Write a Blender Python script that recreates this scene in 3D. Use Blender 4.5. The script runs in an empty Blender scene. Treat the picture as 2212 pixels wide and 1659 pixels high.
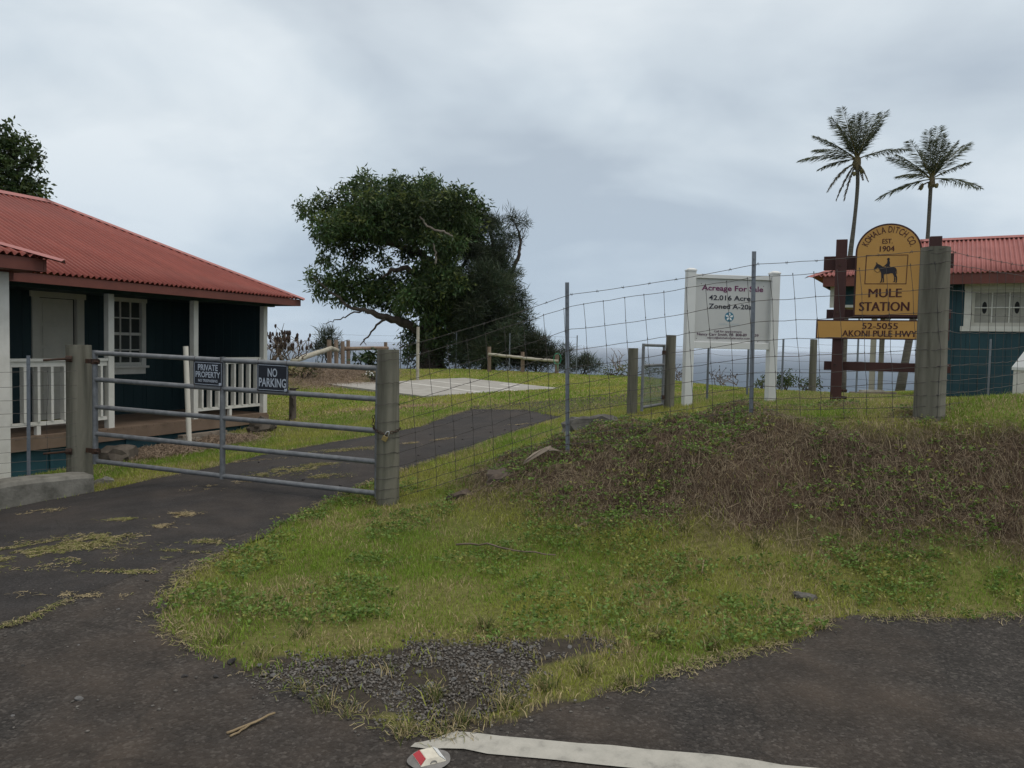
import bpy, bmesh, math, random
import numpy as np
from mathutils import Vector, Matrix, geometry
random.seed(7); rng = np.random.default_rng(11)
scene = bpy.context.scene
COL = scene.collection
R = math.radians

# ---------------------------------------------------------------- camera
EYE = 1.6
PITCH = math.atan(80.5/1661.0)
ROLL = 0.021
cam_d = bpy.data.cameras.new('camera'); cam = bpy.data.objects.new('camera', cam_d); COL.objects.link(cam)
cam_d.sensor_fit = 'HORIZONTAL'; cam_d.sensor_width = 36.0
cam_d.lens = 36.0*1661.0/2212.0
cam_d.clip_start = 0.05; cam_d.clip_end = 200000.0
cam.location = (0, 0, EYE)
cam.rotation_mode = 'QUATERNION'
fw = Vector((0, math.cos(PITCH), -math.sin(PITCH))); up0 = Vector((0, math.sin(PITCH), math.cos(PITCH))); rt0 = Vector((1, 0, 0))
# the phone was held a little crooked: the picture is turned clockwise by ROLL
cr, sr = math.cos(ROLL), math.sin(ROLL)
rt = rt0*cr + up0*sr
up = up0*cr - rt0*sr
cam.rotation_quaternion = Matrix((rt, up, -fw)).transposed().to_quaternion()
scene.camera = cam

# ---------------------------------------------------------------- sky and sun
SUN_EL, SUN_AZ = R(68), R(118)        # azimuth clockwise from +Y
w = bpy.data.worlds.new('World'); scene.world = w; w.use_nodes = True
nt = w.node_tree; nt.nodes.clear()
def N(t, **k):
    n = nt.nodes.new(t)
    for a, b in k.items(): setattr(n, a, b)
    return n
def L(a, b): nt.links.new(a, b)
out = N('ShaderNodeOutputWorld'); bg = N('ShaderNodeBackground'); bg.inputs['Strength'].default_value = 0.1
sky = N('ShaderNodeTexSky'); sky.sky_type = 'NISHITA'; sky.sun_disc = False
sky.sun_elevation = SUN_EL; sky.sun_rotation = SUN_AZ; sky.altitude = 150; sky.dust_density = 3.0
tc = N('ShaderNodeTexCoord'); sep = N('ShaderNodeSeparateXYZ'); L(tc.outputs['Generated'], sep.inputs[0])
zz = N('ShaderNodeMath', operation='MAXIMUM'); L(sep.outputs['Z'], zz.inputs[0]); zz.inputs[1].default_value = 0.0
za = N('ShaderNodeMath', operation='ADD'); L(zz.outputs[0], za.inputs[0]); za.inputs[1].default_value = 0.34
dx = N('ShaderNodeMath', operation='DIVIDE'); L(sep.outputs['X'], dx.inputs[0]); L(za.outputs[0], dx.inputs[1])
dy = N('ShaderNodeMath', operation='DIVIDE'); L(sep.outputs['Y'], dy.inputs[0]); L(za.outputs[0], dy.inputs[1])
cmb = N('ShaderNodeCombineXYZ'); L(dx.outputs[0], cmb.inputs[0]); L(dy.outputs[0], cmb.inputs[1])
def cloud(scale, detail, rough, dist, off, sx=1.0):
    mp = N('ShaderNodeMapping'); L(cmb.outputs[0], mp.inputs[0])
    mp.inputs['Location'].default_value = off; mp.inputs['Scale'].default_value = (sx, 1, 1); mp.inputs['Rotation'].default_value = (0, 0, 0.25)
    n = N('ShaderNodeTexNoise'); L(mp.outputs[0], n.inputs['Vector'])
    n.inputs['Scale'].default_value = scale; n.inputs['Detail'].default_value = detail
    n.inputs['Roughness'].default_value = rough; n.inputs['Distortion'].default_value = dist
    return n
n1 = cloud(0.95, 4, 0.48, 0.6, (3.1, 1.7, 0)); n2 = cloud(3.0, 6, 0.55, 0.3, (7.7, 2.2, 1.0), 0.8)
mx = N('ShaderNodeMix', data_type='FLOAT'); mx.inputs[0].default_value = 0.27
L(n1.outputs['Fac'], mx.inputs[2]); L(n2.outputs['Fac'], mx.inputs[3])
cr_ = N('ShaderNodeValToRGB'); L(mx.outputs[0], cr_.inputs[0])
e = cr_.color_ramp.elements
e[0].position = 0.38; e[0].color = (0.385, 0.445, 0.510, 1)
e[1].position = 0.61; e[1].color = (0.670, 0.722, 0.755, 1)
m_ = cr_.color_ramp.elements.new(0.49); m_.color = (0.505, 0.570, 0.625, 1)
# clouds thicken and turn bluer towards the horizon, paler overhead
hz = N('ShaderNodeMapRange'); L(sep.outputs['Z'], hz.inputs[0])
hz.inputs[1].default_value = -0.02; hz.inputs[2].default_value = 0.30; hz.inputs[3].default_value = 0.0; hz.inputs[4].default_value = 1.0
hz.interpolation_type = 'SMOOTHSTEP'
hm = N('ShaderNodeMix', data_type='RGBA'); L(hz.outputs[0], hm.inputs[0])
lowm = N('ShaderNodeMix', data_type='RGBA'); lowm.inputs[0].default_value = 0.36
lowm.inputs[6].default_value = (0.375, 0.475, 0.590, 1); L(cr_.outputs[0], lowm.inputs[7])
L(lowm.outputs[2], hm.inputs[6]); L(cr_.outputs[0], hm.inputs[7])
zen = N('ShaderNodeMapRange'); L(sep.outputs['Z'], zen.inputs[0])
zen.inputs[1].default_value = 0.25; zen.inputs[2].default_value = 1.0; zen.inputs[3].default_value = 12.4; zen.inputs[4].default_value = 17.5
zc = N('ShaderNodeMapRange'); L(sep.outputs['Z'], zc.inputs[0])   # cloud seen from below overhead is greyer-white than at the horizon
zc.inputs[1].default_value = 0.3; zc.inputs[2].default_value = 0.9; zc.inputs[3].default_value = 0.0; zc.inputs[4].default_value = 0.85
wm = N('ShaderNodeMix', data_type='RGBA'); L(zc.outputs[0], wm.inputs[0]); L(hm.outputs[2], wm.inputs[6]); wm.inputs[7].default_value = (0.60, 0.575, 0.54, 1)
cs = N('ShaderNodeVectorMath', operation='SCALE'); L(wm.outputs[2], cs.inputs[0]); L(zen.outputs[0], cs.inputs['Scale'])
fin = N('ShaderNodeMix', data_type='RGBA'); fin.inputs[0].default_value = 0.93
L(sky.outputs[0], fin.inputs[6]); L(cs.outputs[0], fin.inputs[7])
L(fin.outputs[2], bg.inputs[0]); L(bg.outputs[0], out.inputs[0])

sun_d = bpy.data.lights.new('sun', 'SUN'); sun = bpy.data.objects.new('sun', sun_d); COL.objects.link(sun)
sun_d.energy = 1.2; sun_d.angle = R(16); sun_d.color = (1.0, 0.96, 0.90)
sd = Vector((math.sin(SUN_AZ)*math.cos(SUN_EL), math.cos(SUN_AZ)*math.cos(SUN_EL), math.sin(SUN_EL)))
sun.rotation_mode = 'QUATERNION'; sun.rotation_quaternion = sd.to_track_quat('Z', 'Y'); sun.location = (20, -10, 40)
vs = scene.view_settings; vs.view_transform = 'Standard'; vs.look = 'None'; vs.exposure = 0.0; vs.gamma = 1.0; vs.use_curve_mapping = False
scene.render.engine = 'CYCLES'
scene.cycles.max_bounces = 6; scene.cycles.diffuse_bounces = 3; scene.cycles.transparent_max_bounces = 8; scene.cycles.volume_bounces = 0
scene.cycles.volume_step_rate = 4.0

# ---------------------------------------------------------------- layout helpers
def ray(px, py):
    a = (px-1106.0)/1661.0; b = -(py-829.5)/1661.0
    return rt*a + up*b + fw
def at(px, py, Y):
    d = ray(px, py); t = Y/d.y
    return Vector((d.x*t, Y, EYE+d.z*t))
def atz(px, py, z):
    d = ray(px, py); t = (z-EYE)/d.z
    return Vector((d.x*t, d.y*t, z))

# ---------------------------------------------------------------- mesh helpers
class MB:
    def __init__(s): s.v = []; s.f = []
    def add(s, vs, fs):
        o = len(s.v); s.v += [tuple(p) for p in vs]; s.f += [tuple(i+o for i in f) for f in fs]; return s
    def hexa(s, p):     # 8 points: bottom 4 ccw, top 4
        return s.add(p, [(3,2,1,0),(4,5,6,7),(0,1,5,4),(1,2,6,5),(2,3,7,6),(3,0,4,7)])
    def box(s, c, ax, ay, az, hx, hy, hz):   # centre, unit axes, half sizes
        c = Vector(c); ax = Vector(ax)*hx; ay = Vector(ay)*hy; az = Vector(az)*hz
        return s.hexa([c-ax-ay-az, c+ax-ay-az, c+ax+ay-az, c-ax+ay-az, c-ax-ay+az, c+ax-ay+az, c+ax+ay+az, c-ax+ay+az])
    def bar(s, a, b, wd, ht, up_=(0,0,1)):   # box from a to b
        a = Vector(a); b = Vector(b); d = b-a; l = d.length; d.normalize()
        x = d.cross(Vector(up_)); x.normalize(); u = x.cross(d)
        return s.box((a+b)/2, d, x, u, l/2, wd/2, ht/2)
    def tube(s, path, rad, n=8, cap=True, twist=0.0):
        P = [Vector(p) for p in path]; m = len(P)
        if not isinstance(rad, (list, tuple)): rad = [rad]*m
        ref = None; vs = []
        for i in range(m):
            t = (P[min(i+1, m-1)]-P[max(i-1, 0)])
            if t.length < 1e-9: t = Vector((0, 0, 1))
            t.normalize()
            if ref is None:
                ref = Vector((1, 0, 0)) if abs(t.x) < 0.8 else Vector((0, 1, 0))
            x = ref - t*ref.dot(t); x.normalize(); ref = x; y = t.cross(x)
            for k in range(n):
                a = 2*math.pi*k/n+twist
                vs.append(P[i]+(x*math.cos(a)+y*math.sin(a))*rad[i])
        fs = []
        for i in range(m-1):
            for k in range(n):
                k2 = (k+1) % n
                fs.append((i*n+k, i*n+k2, (i+1)*n+k2, (i+1)*n+k))
        if cap:
            fs.append(tuple(range(n-1, -1, -1))); fs.append(tuple((m-1)*n+k for k in range(n)))
        return s.add(vs, fs)
    def quad(s, a, b, c, d): return s.add([a, b, c, d], [(0, 1, 2, 3)])
    def prism(s, pts2, o, ex, ey, ez, t0, t1):   # polygon (ccw) extruded along ez from t0 to t1
        o = Vector(o); ex = Vector(ex); ey = Vector(ey); ez = Vector(ez); n = len(pts2)
        vs = [o+ex*p[0]+ey*p[1]+ez*t0 for p in pts2]+[o+ex*p[0]+ey*p[1]+ez*t1 for p in pts2]
        fs = [tuple(range(n-1, -1, -1)), tuple(range(n, 2*n))]
        fs += [(i, (i+1) % n, n+(i+1) % n, n+i) for i in range(n)]
        return s.add(vs, fs)
    def rock(s, c, r, seed=0, sub=2, squash=(1, 1, .7), rough=.25):
        bm = bmesh.new(); bmesh.ops.create_icosphere(bm, subdivisions=sub, radius=1.0)
        rr = random.Random(seed); dirs = [(Vector((rr.gauss(0,1), rr.gauss(0,1), rr.gauss(0,1))).normalized(), rr.uniform(.45,.9)) for _ in range(9)]
        vs = []
        for v in bm.verts:
            p = v.co.copy()
            for d, k in dirs:
                e_ = p.dot(d)
                if e_ > k: p -= d*(e_-k)*.85
            p *= 1+rr.uniform(-rough, rough)*.25
            vs.append(Vector(c)+Vector((p.x*squash[0]*r, p.y*squash[1]*r, p.z*squash[2]*r)))
        fs = [tuple(v.index for v in f.verts) for f in bm.faces]; bm.free()
        return s.add(vs, fs)

def setp(o, label=None, cat=None, group=None, kind=None):
    if label: o['label'] = label
    if cat: o['category'] = cat
    if group: o['group'] = group
    if kind: o['kind'] = kind
    return o
def thing(name, label, cat, loc, group=None):
    o = bpy.data.objects.new(name, None); COL.objects.link(o); o.location = Vector(loc); o.empty_display_size = .2
    return setp(o, label, cat, group)
def rootloc(p):
    q = Vector((0, 0, 0))
    while p is not None: q += p.location; p = p.parent
    return q
def mesh_obj(name, mb, m, parent=None, smooth=False, loc=None):
    me = bpy.data.meshes.new(name)
    base = rootloc(parent) if parent is not None else (Vector(loc) if loc is not None else Vector((0, 0, 0)))
    b = np.array(base); V = np.array([tuple(p) for p in mb.v], dtype=float).reshape(-1, 3)-b
    me.from_pydata(V.tolist(), [], mb.f)
    if m is not None: me.materials.append(m)
    if smooth: me.polygons.foreach_set('use_smooth', [True]*len(me.polygons))
    me.update()
    o = bpy.data.objects.new(name, me); COL.objects.link(o)
    if parent is not None: o.parent = parent
    elif loc is not None: o.location = loc
    return o
def smooth_by_angle(o, ang=40):
    me = o.data
    me.polygons.foreach_set('use_smooth', [True]*len(me.polygons))
    try: me.set_sharp_from_angle(angle=R(ang))
    except Exception: pass
    return o
def bevel(o, wd=.004, seg=2):
    m = o.modifiers.new('bevel', 'BEVEL'); m.width = wd; m.segments = seg; m.limit_method = 'ANGLE'; m.angle_limit = R(40); return o
def np_mesh(name, V, F, m, parent=None, col=None, loc=None, smooth=False):
    """V (N,3), F (M,k) uniform faces, numpy."""
    me = bpy.data.meshes.new(name); k = F.shape[1]
    base = np.array(rootloc(parent)) if parent is not None else (np.array(loc) if loc is not None else np.zeros(3))
    V = V-base
    me.vertices.add(len(V)); me.vertices.foreach_set('co', V.astype(np.float32).ravel())
    me.loops.add(F.size); me.loops.foreach_set('vertex_index', F.astype(np.int32).ravel())
    me.polygons.add(len(F)); me.polygons.foreach_set('loop_start', np.arange(0, F.size, k, dtype=np.int32))
    try: me.polygons.foreach_set('loop_total', np.full(len(F), k, dtype=np.int32))
    except Exception: pass
    if smooth: me.polygons.foreach_set('use_smooth', np.ones(len(F), dtype=bool))
    if col is not None:
        a = me.color_attributes.new('Col', 'FLOAT_COLOR', 'POINT')
        c4 = np.ones((len(V), 4), dtype=np.float32); c4[:, :3] = col; a.data.foreach_set('color', c4.ravel())
    me.materials.append(m); me.update(calc_edges=True); me.validate()
    o = bpy.data.objects.new(name, me); COL.objects.link(o)
    if parent is not None: o.parent = parent
    elif loc is not None: o.location = loc
    return o

# ---------------------------------------------------------------- noise
def _hash(i, j, s):
    h = (i.astype(np.int64)*374761393 + j.astype(np.int64)*668265263 + s*974634777) & 0x7fffffff
    h = ((h ^ (h >> 13))*1274126177) & 0x7fffffff
    return ((h ^ (h >> 16)) & 0xffff)/65535.0
def vnoise(x, y, s=0):
    x = np.asarray(x, float); y = np.asarray(y, float)
    i = np.floor(x).astype(np.int64); j = np.floor(y).astype(np.int64); u = x-i; v = y-j
    u = u*u*(3-2*u); v = v*v*(3-2*v)
    a = _hash(i, j, s); b = _hash(i+1, j, s); c = _hash(i, j+1, s); d = _hash(i+1, j+1, s)
    return (a*(1-u)+b*u)*(1-v)+(c*(1-u)+d*u)*v
def fbm(x, y, sc=1.0, oc=4, s=0):
    t = 0; amp = .5; f = sc; tot = 0
    for k in range(oc):
        t = t+amp*vnoise(np.asarray(x)*f+k*17.3, np.asarray(y)*f+k*9.1, s+k); tot += amp; amp *= .5; f *= 2.03
    return t/tot
def pip(x, y, poly):
    x = np.asarray(x); y = np.asarray(y); ins = np.zeros(x.shape, bool); n = len(poly)
    for i in range(n):
        x0, y0 = poly[i][0], poly[i][1]; x1, y1 = poly[(i+1) % n][0], poly[(i+1) % n][1]
        if y0 == y1: continue
        c = ((y0 > y) != (y1 > y)) & (x < (x1-x0)*(y-y0)/(y1-y0)+x0)
        ins ^= c
    return ins

# ---------------------------------------------------------------- materials
MATS = {}
def mat(name, c1, c2=None, c3=None, scale=6.0, rough=.75, bump=.0, bscale=40.0, spec=.35, metal=0.0, stretch=(1, 1, 1), detail=6, lo=.35, hi=.65, dist=0.0, rvar=.1):
    if name in MATS: return MATS[name]
    m = bpy.data.materials.new(name); m.use_nodes = True; t = m.node_tree; b = t.nodes['Principled BSDF']
    b.inputs['Roughness'].default_value = rough; b.inputs['Metallic'].default_value = metal
    b.inputs['Specular IOR Level'].default_value = spec
    c2 = c2 or tuple(x*.8 for x in c1)
    tcn = t.nodes.new('ShaderNodeTexCoord'); mp = t.nodes.new('ShaderNodeMapping'); mp.inputs['Scale'].default_value = stretch
    t.links.new(tcn.outputs['Object'], mp.inputs[0])
    n = t.nodes.new('ShaderNodeTexNoise'); n.inputs['Scale'].default_value = scale; n.inputs['Detail'].default_value = detail; n.inputs['Roughness'].default_value = .6
    n.inputs['Distortion'].default_value = dist
    t.links.new(mp.outputs[0], n.inputs['Vector'])
    r_ = t.nodes.new('ShaderNodeValToRGB'); e_ = r_.color_ramp.elements
    e_[0].position = lo; e_[0].color = (*c1, 1); e_[1].position = hi; e_[1].color = (*c2, 1)
    if c3:
        q = r_.color_ramp.elements.new((lo+hi)/2); q.color = (*c3, 1)
    t.links.new(n.outputs['Fac'], r_.inputs[0]); t.links.new(r_.outputs[0], b.inputs['Base Color'])
    if rvar:
        mr = t.nodes.new('ShaderNodeMapRange'); mr.inputs[3].default_value = max(0, rough-rvar); mr.inputs[4].default_value = min(1, rough+rvar)
        t.links.new(n.outputs['Fac'], mr.inputs[0]); t.links.new(mr.outputs[0], b.inputs['Roughness'])
    if bump:
        n2_ = t.nodes.new('ShaderNodeTexNoise'); n2_.inputs['Scale'].default_value = bscale; n2_.inputs['Detail'].default_value = 5
        t.links.new(mp.outputs[0], n2_.inputs['Vector'])
        bp = t.nodes.new('ShaderNodeBump'); bp.inputs['Strength'].default_value = bump; bp.inputs['Distance'].default_value = .01
        t.links.new(n2_.outputs['Fac'], bp.inputs['Height']); t.links.new(bp.outputs[0], b.inputs['Normal'])
    MATS[name] = m; return m
def leaf_mat(name, trans=.35, rough=.55):
    m = bpy.data.materials.new(name); m.use_nodes = True; t = m.node_tree; b = t.nodes['Principled BSDF']
    a = t.nodes.new('ShaderNodeAttribute'); a.attribute_name = 'Col'
    b.inputs['Roughness'].default_value = rough; b.inputs['Specular IOR Level'].default_value = .25
    t.links.new(a.outputs['Color'], b.inputs['Base Color'])
    tr = t.nodes.new('ShaderNodeBsdfTranslucent'); t.links.new(a.outputs['Color'], tr.inputs[0])
    ms = t.nodes.new('ShaderNodeMixShader'); ms.inputs[0].default_value = trans
    t.links.new(b.outputs[0], ms.inputs[1]); t.links.new(tr.outputs[0], ms.inputs[2])
    t.links.new(ms.outputs[0], t.nodes['Material Output'].inputs[0])
    return m
M_GRASS = leaf_mat('grass_blade', .3, .6); M_LEAF = leaf_mat('leaf', .25, .5); M_STRAW = leaf_mat('straw', .15, .7)
# ================================================================ TERRAIN
CP = [  # surveyed spots: x, y, height
 (-6,0,-.06),(-3,0,0),(0,0,0),(3,0,0),(6,0,.02),(-12,0,-.15),(12,0,.05),(-3,3,-.01),(0,3,0),(3,3,0),(6,3.2,.02),(-5.5,3.5,-.05),
 (-2,4.4,0),(-2,6.2,0),(0,4.5,.01),(1.7,4.3,0),(3.2,4.75,.01),(6,4.6,.04),(10,4.6,.1),
 (1.4,5.45,.10),(3.1,5.25,.12),(-.3,6.45,.06),(5,5.2,.16),(9,5.2,.25),(.5,5.9,.10),
 (0,7.0,.32),(.55,7.4,.62),(.6,6.6,.36),(1.5,6.15,.50),(2.2,7.1,.95),(1.5,6.75,.80),(2.2,6.6,.88),(2.2,6.0,.50),(3.6,6.6,1.05),(3.1,6.25,.93),(3.1,5.75,.50),
 (4.0,6.0,.98),(4.0,5.6,.55),(5.2,6.1,1.03),(5.2,5.7,.62),(8,6.4,1.05),(12,6.4,1.05),
 (-1.2,7.6,.02),(-.6,7.5,.12),(-1.2,8.3,.11),(-1.9,7.66,0),(-.2,8.4,.36),(.5,9.2,.55),(1.5,9.2,.68),(1.7,10.9,.66),(2.33,11.3,.74),(2.6,11.5,.75),(3.94,11.7,.84),(4.2,10,.90),
 (3,8.6,.95),(5.5,8,1.05),(8,10,.95),(5.48,14.5,.85),(6.2,16.5,.77),(9.4,16.7,.69),(10.7,16.2,.72),(8,13,.86),(12,13,.9),(4.2,24,.80),(-1.86,29,.76),(-3.1,31,.68),
 (.87,12.5,.48),(-.3,13.4,.42),(-2.06,12,.2),(-4.03,9.9,-.05),(-3.2,8.6,.03),(-4.5,8.6,-.12),(-4,15,.14),(-2.5,15,.30),(-5.7,24,.80),(-4.5,26,.76),(1.2,21.5,.64),(2.5,17,.74),(1.2,15.2,.60),
 (-5.4,22.2,.46),(-1.9,16.8,.44),(1.2,19,.58),(-1.5,24.4,.57),(-2,20.5,.52),
 (-6,10,-.28),(-4.6,12.6,-.06),(-4.75,14.8,.02),(-8,14,-.1),(-9,20,.35),(-7,19,.30),(-6.5,9,-.32),(-5.3,8.4,-.2),(-4.85,7.6,-.16),(-7,6,-.28),(-5,5.6,-.08),(-12,10,-.5),(-14,24,.5),(-7,24,.85),
 (8,30,.75),(15,30,.75),(22,20,.85),(-14,32,.6),(25,5,.9),(-25,5,-.8),(25,-8,.1),(-25,-8,-.4),(0,-8,0)]
CPa = np.array(CP, float)
def _U(r2): return np.where(r2 > 1e-12, .5*r2*np.log(np.maximum(r2, 1e-12)), 0.0)
_n = len(CPa); _K = np.zeros((_n+3, _n+3))
_K[:_n, :_n] = _U(((CPa[:, None, :2]-CPa[None, :, :2])**2).sum(-1))+np.eye(_n)*.004
_K[:_n, _n] = 1; _K[:_n, _n+1:] = CPa[:, :2]; _K[_n, :_n] = 1; _K[_n+1:, :_n] = CPa[:, :2].T
_W = np.linalg.solve(_K, np.r_[CPa[:, 2], 0, 0, 0])
CRX = [-30,-10,-6,-2,1,4.2,6.2,9,12,20,40]; CRY = [30,26,26,30,28,24,17.5,17.5,20,26,30]
def zt(x, y):
    x = np.asarray(x, float); y = np.asarray(y, float); sh = np.broadcast(x, y).shape
    xf = np.broadcast_to(x, sh).ravel(); yf = np.broadcast_to(y, sh).ravel()
    xc = np.clip(xf, -25, 25); yc = np.clip(yf, -8, 32)
    res = np.empty(len(xf))
    for a in range(0, len(xf), 20000):
        b = a+20000
        d2 = (xc[a:b, None]-CPa[None, :, 0])**2+(yc[a:b, None]-CPa[None, :, 1])**2
        res[a:b] = _U(d2)@_W[:_n]+_W[_n]+_W[_n+1]*xc[a:b]+_W[_n+2]*yc[a:b]
    d = yf-np.interp(xf, CRX, CRY)
    res -= .075*1.5*np.log1p(np.exp(np.clip(d/1.5, -30, 30)))*(d < 45)+(d >= 45)*.075*d
    res -= np.maximum(d-32, 0)*.17
    res -= np.maximum(np.abs(xf)-30, 0)*.02
    return res.reshape(sh)
def gz(x, y): return float(zt(np.array([x]), np.array([y]))[0])
def ground(px, py, ymin=2.4, ymax=60):
    """where the sight line of a picture point meets the ground"""
    d = ray(px, py); Y = np.linspace(ymin, ymax, 1500); X = d.x/d.y*Y; Z = EYE+d.z/d.y*Y
    s = Z-zt(X, Y); k = np.where(s <= 0)[0]
    if len(k) == 0: i = len(Y)-1
    else: i = k[0]
    if 0 < i < len(Y)-1:
        f_ = s[i-1]/(s[i-1]-s[i]); yy = Y[i-1]+(Y[i]-Y[i-1])*f_
    else: yy = Y[i]
    xx = d.x/d.y*yy
    return Vector((float(xx), float(yy), gz(xx, yy)))
def G(*pts): return [tuple(ground(a, b)[:2]) for a, b in pts]

# plan outlines on the ground
DRIVE_R = G((640,1120),(700,1088),(782,1051),(874,1016),(943,994),(1025,968),(1095,941),(1169,917),(1228,901))
JOINT = [(0,1358),(76,1331),(183,1281),(229,1262),(298,1236),(343,1215),(400,1194),(473,1165),(534,1148),(615,1126)]
DRIVE_L = G((1132,886),(1019,884),(975,897),(906,922),(809,941),(700,959),(568,983),(451,1012),(330,1035),(215,1062))
ROAD_EDGE = [(40,6.6),(6,4.95)]+G((2212,1332),(2000,1335),(1850,1332),(1775,1342),(1752,1368),(1700,1392),(1600,1412),(1500,1440),(1400,1470),(1250,1520),(1120,1558),(1000,1583),(930,1592),(860,1580),(760,1540),(640,1490),(530,1450),(440,1410),(380,1370),(345,1330),(372,1285),(410,1240),(440,1222),(500,1195),(570,1160))
NL = ROAD_EDGE[-1]
JL = G(*JOINT[:1])[0]
ROAD = [(-40,-10),(40,-10)]+ROAD_EDGE+G(*JOINT[::-1])+[(JL[0]-1.5, JL[1]-1.2),(-8,1.6),(-40,1.0)]
CURB_A = ground(0, 1102); CURB_B = ground(203, 1063)
DRIVE = [(-8,1.55),(JL[0]-1.5, JL[1]-1.23)]+G(*[(x, y+4) for x, y in JOINT])+DRIVE_R+DRIVE_L+[tuple(CURB_B[:2]),tuple(CURB_A[:2]),(CURB_A.x-.9,CURB_A.y-.9),(-8,5.4),(-10,4)]
def slabpt(px, py, Y): return at(px, py, Y)
SLAB = [(-5.45,22.1),(-1.95,16.9),(1.2,19.0),(-1.5,24.3)]
GRAVEL = G((540,1440),(640,1425),(760,1408),(900,1395),(1060,1388),(1180,1382),(1280,1380),(1300,1405),(1220,1440),(1150,1470),(1120,1500),(1060,1545),(960,1570),(860,1565),(740,1525),(620,1480))
GRAVEL2 = G((905,921),(975,893),(1019,880),(1080,872),(1180,866),(1290,858),(1360,850),(1400,856),(1330,878),(1240,897),(1180,893),(1100,890),(1019,889),(975,902))
EX = [ROAD, DRIVE, SLAB]
def npip(x, y, poly, amp=.22, soft=0.0):      # inside test with a ragged, feathered rim
    ox = (fbm(x, y, 2.6, 4, 131)-.5)*amp*2; oy = (fbm(x, y, 2.6, 4, 137)-.5)*amp*2
    if soft: ox = ox+rng.normal(size=np.shape(x))*soft; oy = oy+rng.normal(size=np.shape(x))*soft
    return pip(x+ox, y+oy, poly)

xs = np.unique(np.round(np.r_[np.linspace(-7,7,176), np.geomspace(7,60,36), -np.geomspace(7,60,36), np.geomspace(60,2500,14), -np.geomspace(60,2500,14)], 4))
ys = np.unique(np.round(np.r_[np.linspace(-10,2.5,16), np.linspace(2.5,9,110), np.linspace(9,17,70), np.linspace(17,36,70), np.geomspace(36,900,40)], 4))
GX, GY = np.meshgrid(xs, ys); GZ = zt(GX, GY)
ins = np.zeros(GX.shape, bool)
for p_ in EX: ins |= pip(GX, GY, p_)
def bankf(x, y, z):
    q = z+(fbm(x, y, 2.2, 3, 201)-.5)*.22
    return np.clip((q-.13)/.24, 0, 1)*np.clip((1.08-q)/.18, 0, 1)*np.clip((8.4-y)/.3, 0, 1)*np.clip((y-4.9)/.3, 0, 1)*np.clip((x+.8)/.3, 0, 1)
def lumps(x, y, z): return (fbm(x, y, 2.6, 3, 3)-.5)*.30*bankf(x, y, z)
def zs(x, y): z = zt(x, y); return z+lumps(np.asarray(x), np.asarray(y), z)
bank = bankf(GX, GY, GZ)
GZ += np.where(ins, -.012, (fbm(GX, GY, 4, 2, 3)-.5)*.016*(GY < 30)+lumps(GX, GY, GZ))
nx, ny = len(xs), len(ys)
idx = np.arange(nx*ny).reshape(ny, nx)
F = np.stack([idx[:-1, :-1], idx[:-1, 1:], idx[1:, 1:], idx[1:, :-1]], -1).reshape(-1, 4)
# colour of the soil and turf that the blades stand on
nz = fbm(GX, GY, 1.1, 4, 21)[..., None]; nf = fbm(GX, GY, 6, 3, 5)[..., None]
turf = np.array([.085,.100,.026])*(1-nz)+np.array([.165,.155,.050])*nz
soil = np.array([.046,.031,.022])*(1-nf)+np.array([.098,.068,.045])*nf
far = np.clip((GY-13)/8, 0, 1)[..., None]
lawn = np.array([.165,.185,.038])*(1-nz)+np.array([.215,.205,.060])*nz
CC = turf*(1-far)+lawn*far
kb = np.clip(bank*1.15, 0, 1)[..., None]
CC = CC*(1-kb)+soil*kb
for gp in (GRAVEL, GRAVEL2):
    gi = npip(GX, GY, gp)[..., None]; kq = 1.0 if gp is GRAVEL else .55; CC = np.where(gi, np.array([.052,.044,.036])*(.7+.6*nf)*kq+CC*(1-kq), CC)
ox_, oy_ = (fbm(GX, GY, 5, 3, 151)-.5)*.16, (fbm(GX, GY, 5, 3, 157)-.5)*.16
rimm = np.zeros(GX.shape, bool)
for p_ in (ROAD, DRIVE): rimm |= pip(GX+ox_, GY+oy_, p_) | pip(GX+ox_+.03, GY+oy_-.03, p_) | pip(GX+ox_-.03, GY+oy_-.03, p_)
CC = np.where(rimm[..., None], np.array([.062,.052,.041])*(.7+.6*nf), CC)
dg = np.array([.17,.125,.08])
def blobmask(x, y, cx, cy, rx, ry): return np.exp(-(((x-cx)/rx)**2+((y-cy)/ry)**2)*1.5)
DRYSPOTS = []
_f = Vector((-.394,-.919)); _nn = Vector((-.919,.394))
for s_, w_, rx, ry in ((2.9,-.55,.55,.45),(2.0,-.65,.6,.4)):
    q = Vector((-4.76,14.70))+_f*s_+_nn*w_; DRYSPOTS.append((q.x, q.y, rx, ry))
    k = np.clip(blobmask(GX, GY, q.x, q.y, rx, ry)*1.4, 0, 1)[..., None]; CC = CC*(1-k)+dg*k
for (px, py, rx, ry) in [(700,815,1.5,2.2),(760,800,1.2,1.5),(850,880,1.6,.35),(600,915,.6,.3)]:
    q = ground(px, py); DRYSPOTS.append((q.x, q.y, rx, ry))
    k = np.clip(blobmask(GX, GY, q.x, q.y, rx, ry)*1.4, 0, 1)[..., None]; CC = CC*(1-k)+dg*k
m = bpy.data.materials.new('ground_soil'); m.use_nodes = True; t = m.node_tree; b = t.nodes['Principled BSDF']; b.inputs['Roughness'].default_value = .95; b.inputs['Specular IOR Level'].default_value = .1
a_ = t.nodes.new('ShaderNodeAttribute'); a_.attribute_name = 'Col'
tcn = t.nodes.new('ShaderNodeTexCoord'); nn = t.nodes.new('ShaderNodeTexNoise'); nn.inputs['Scale'].default_value = 26; nn.inputs['Detail'].default_value = 8; nn.inputs['Roughness'].default_value = .7
t.links.new(tcn.outputs['Object'], nn.inputs['Vector'])
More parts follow.
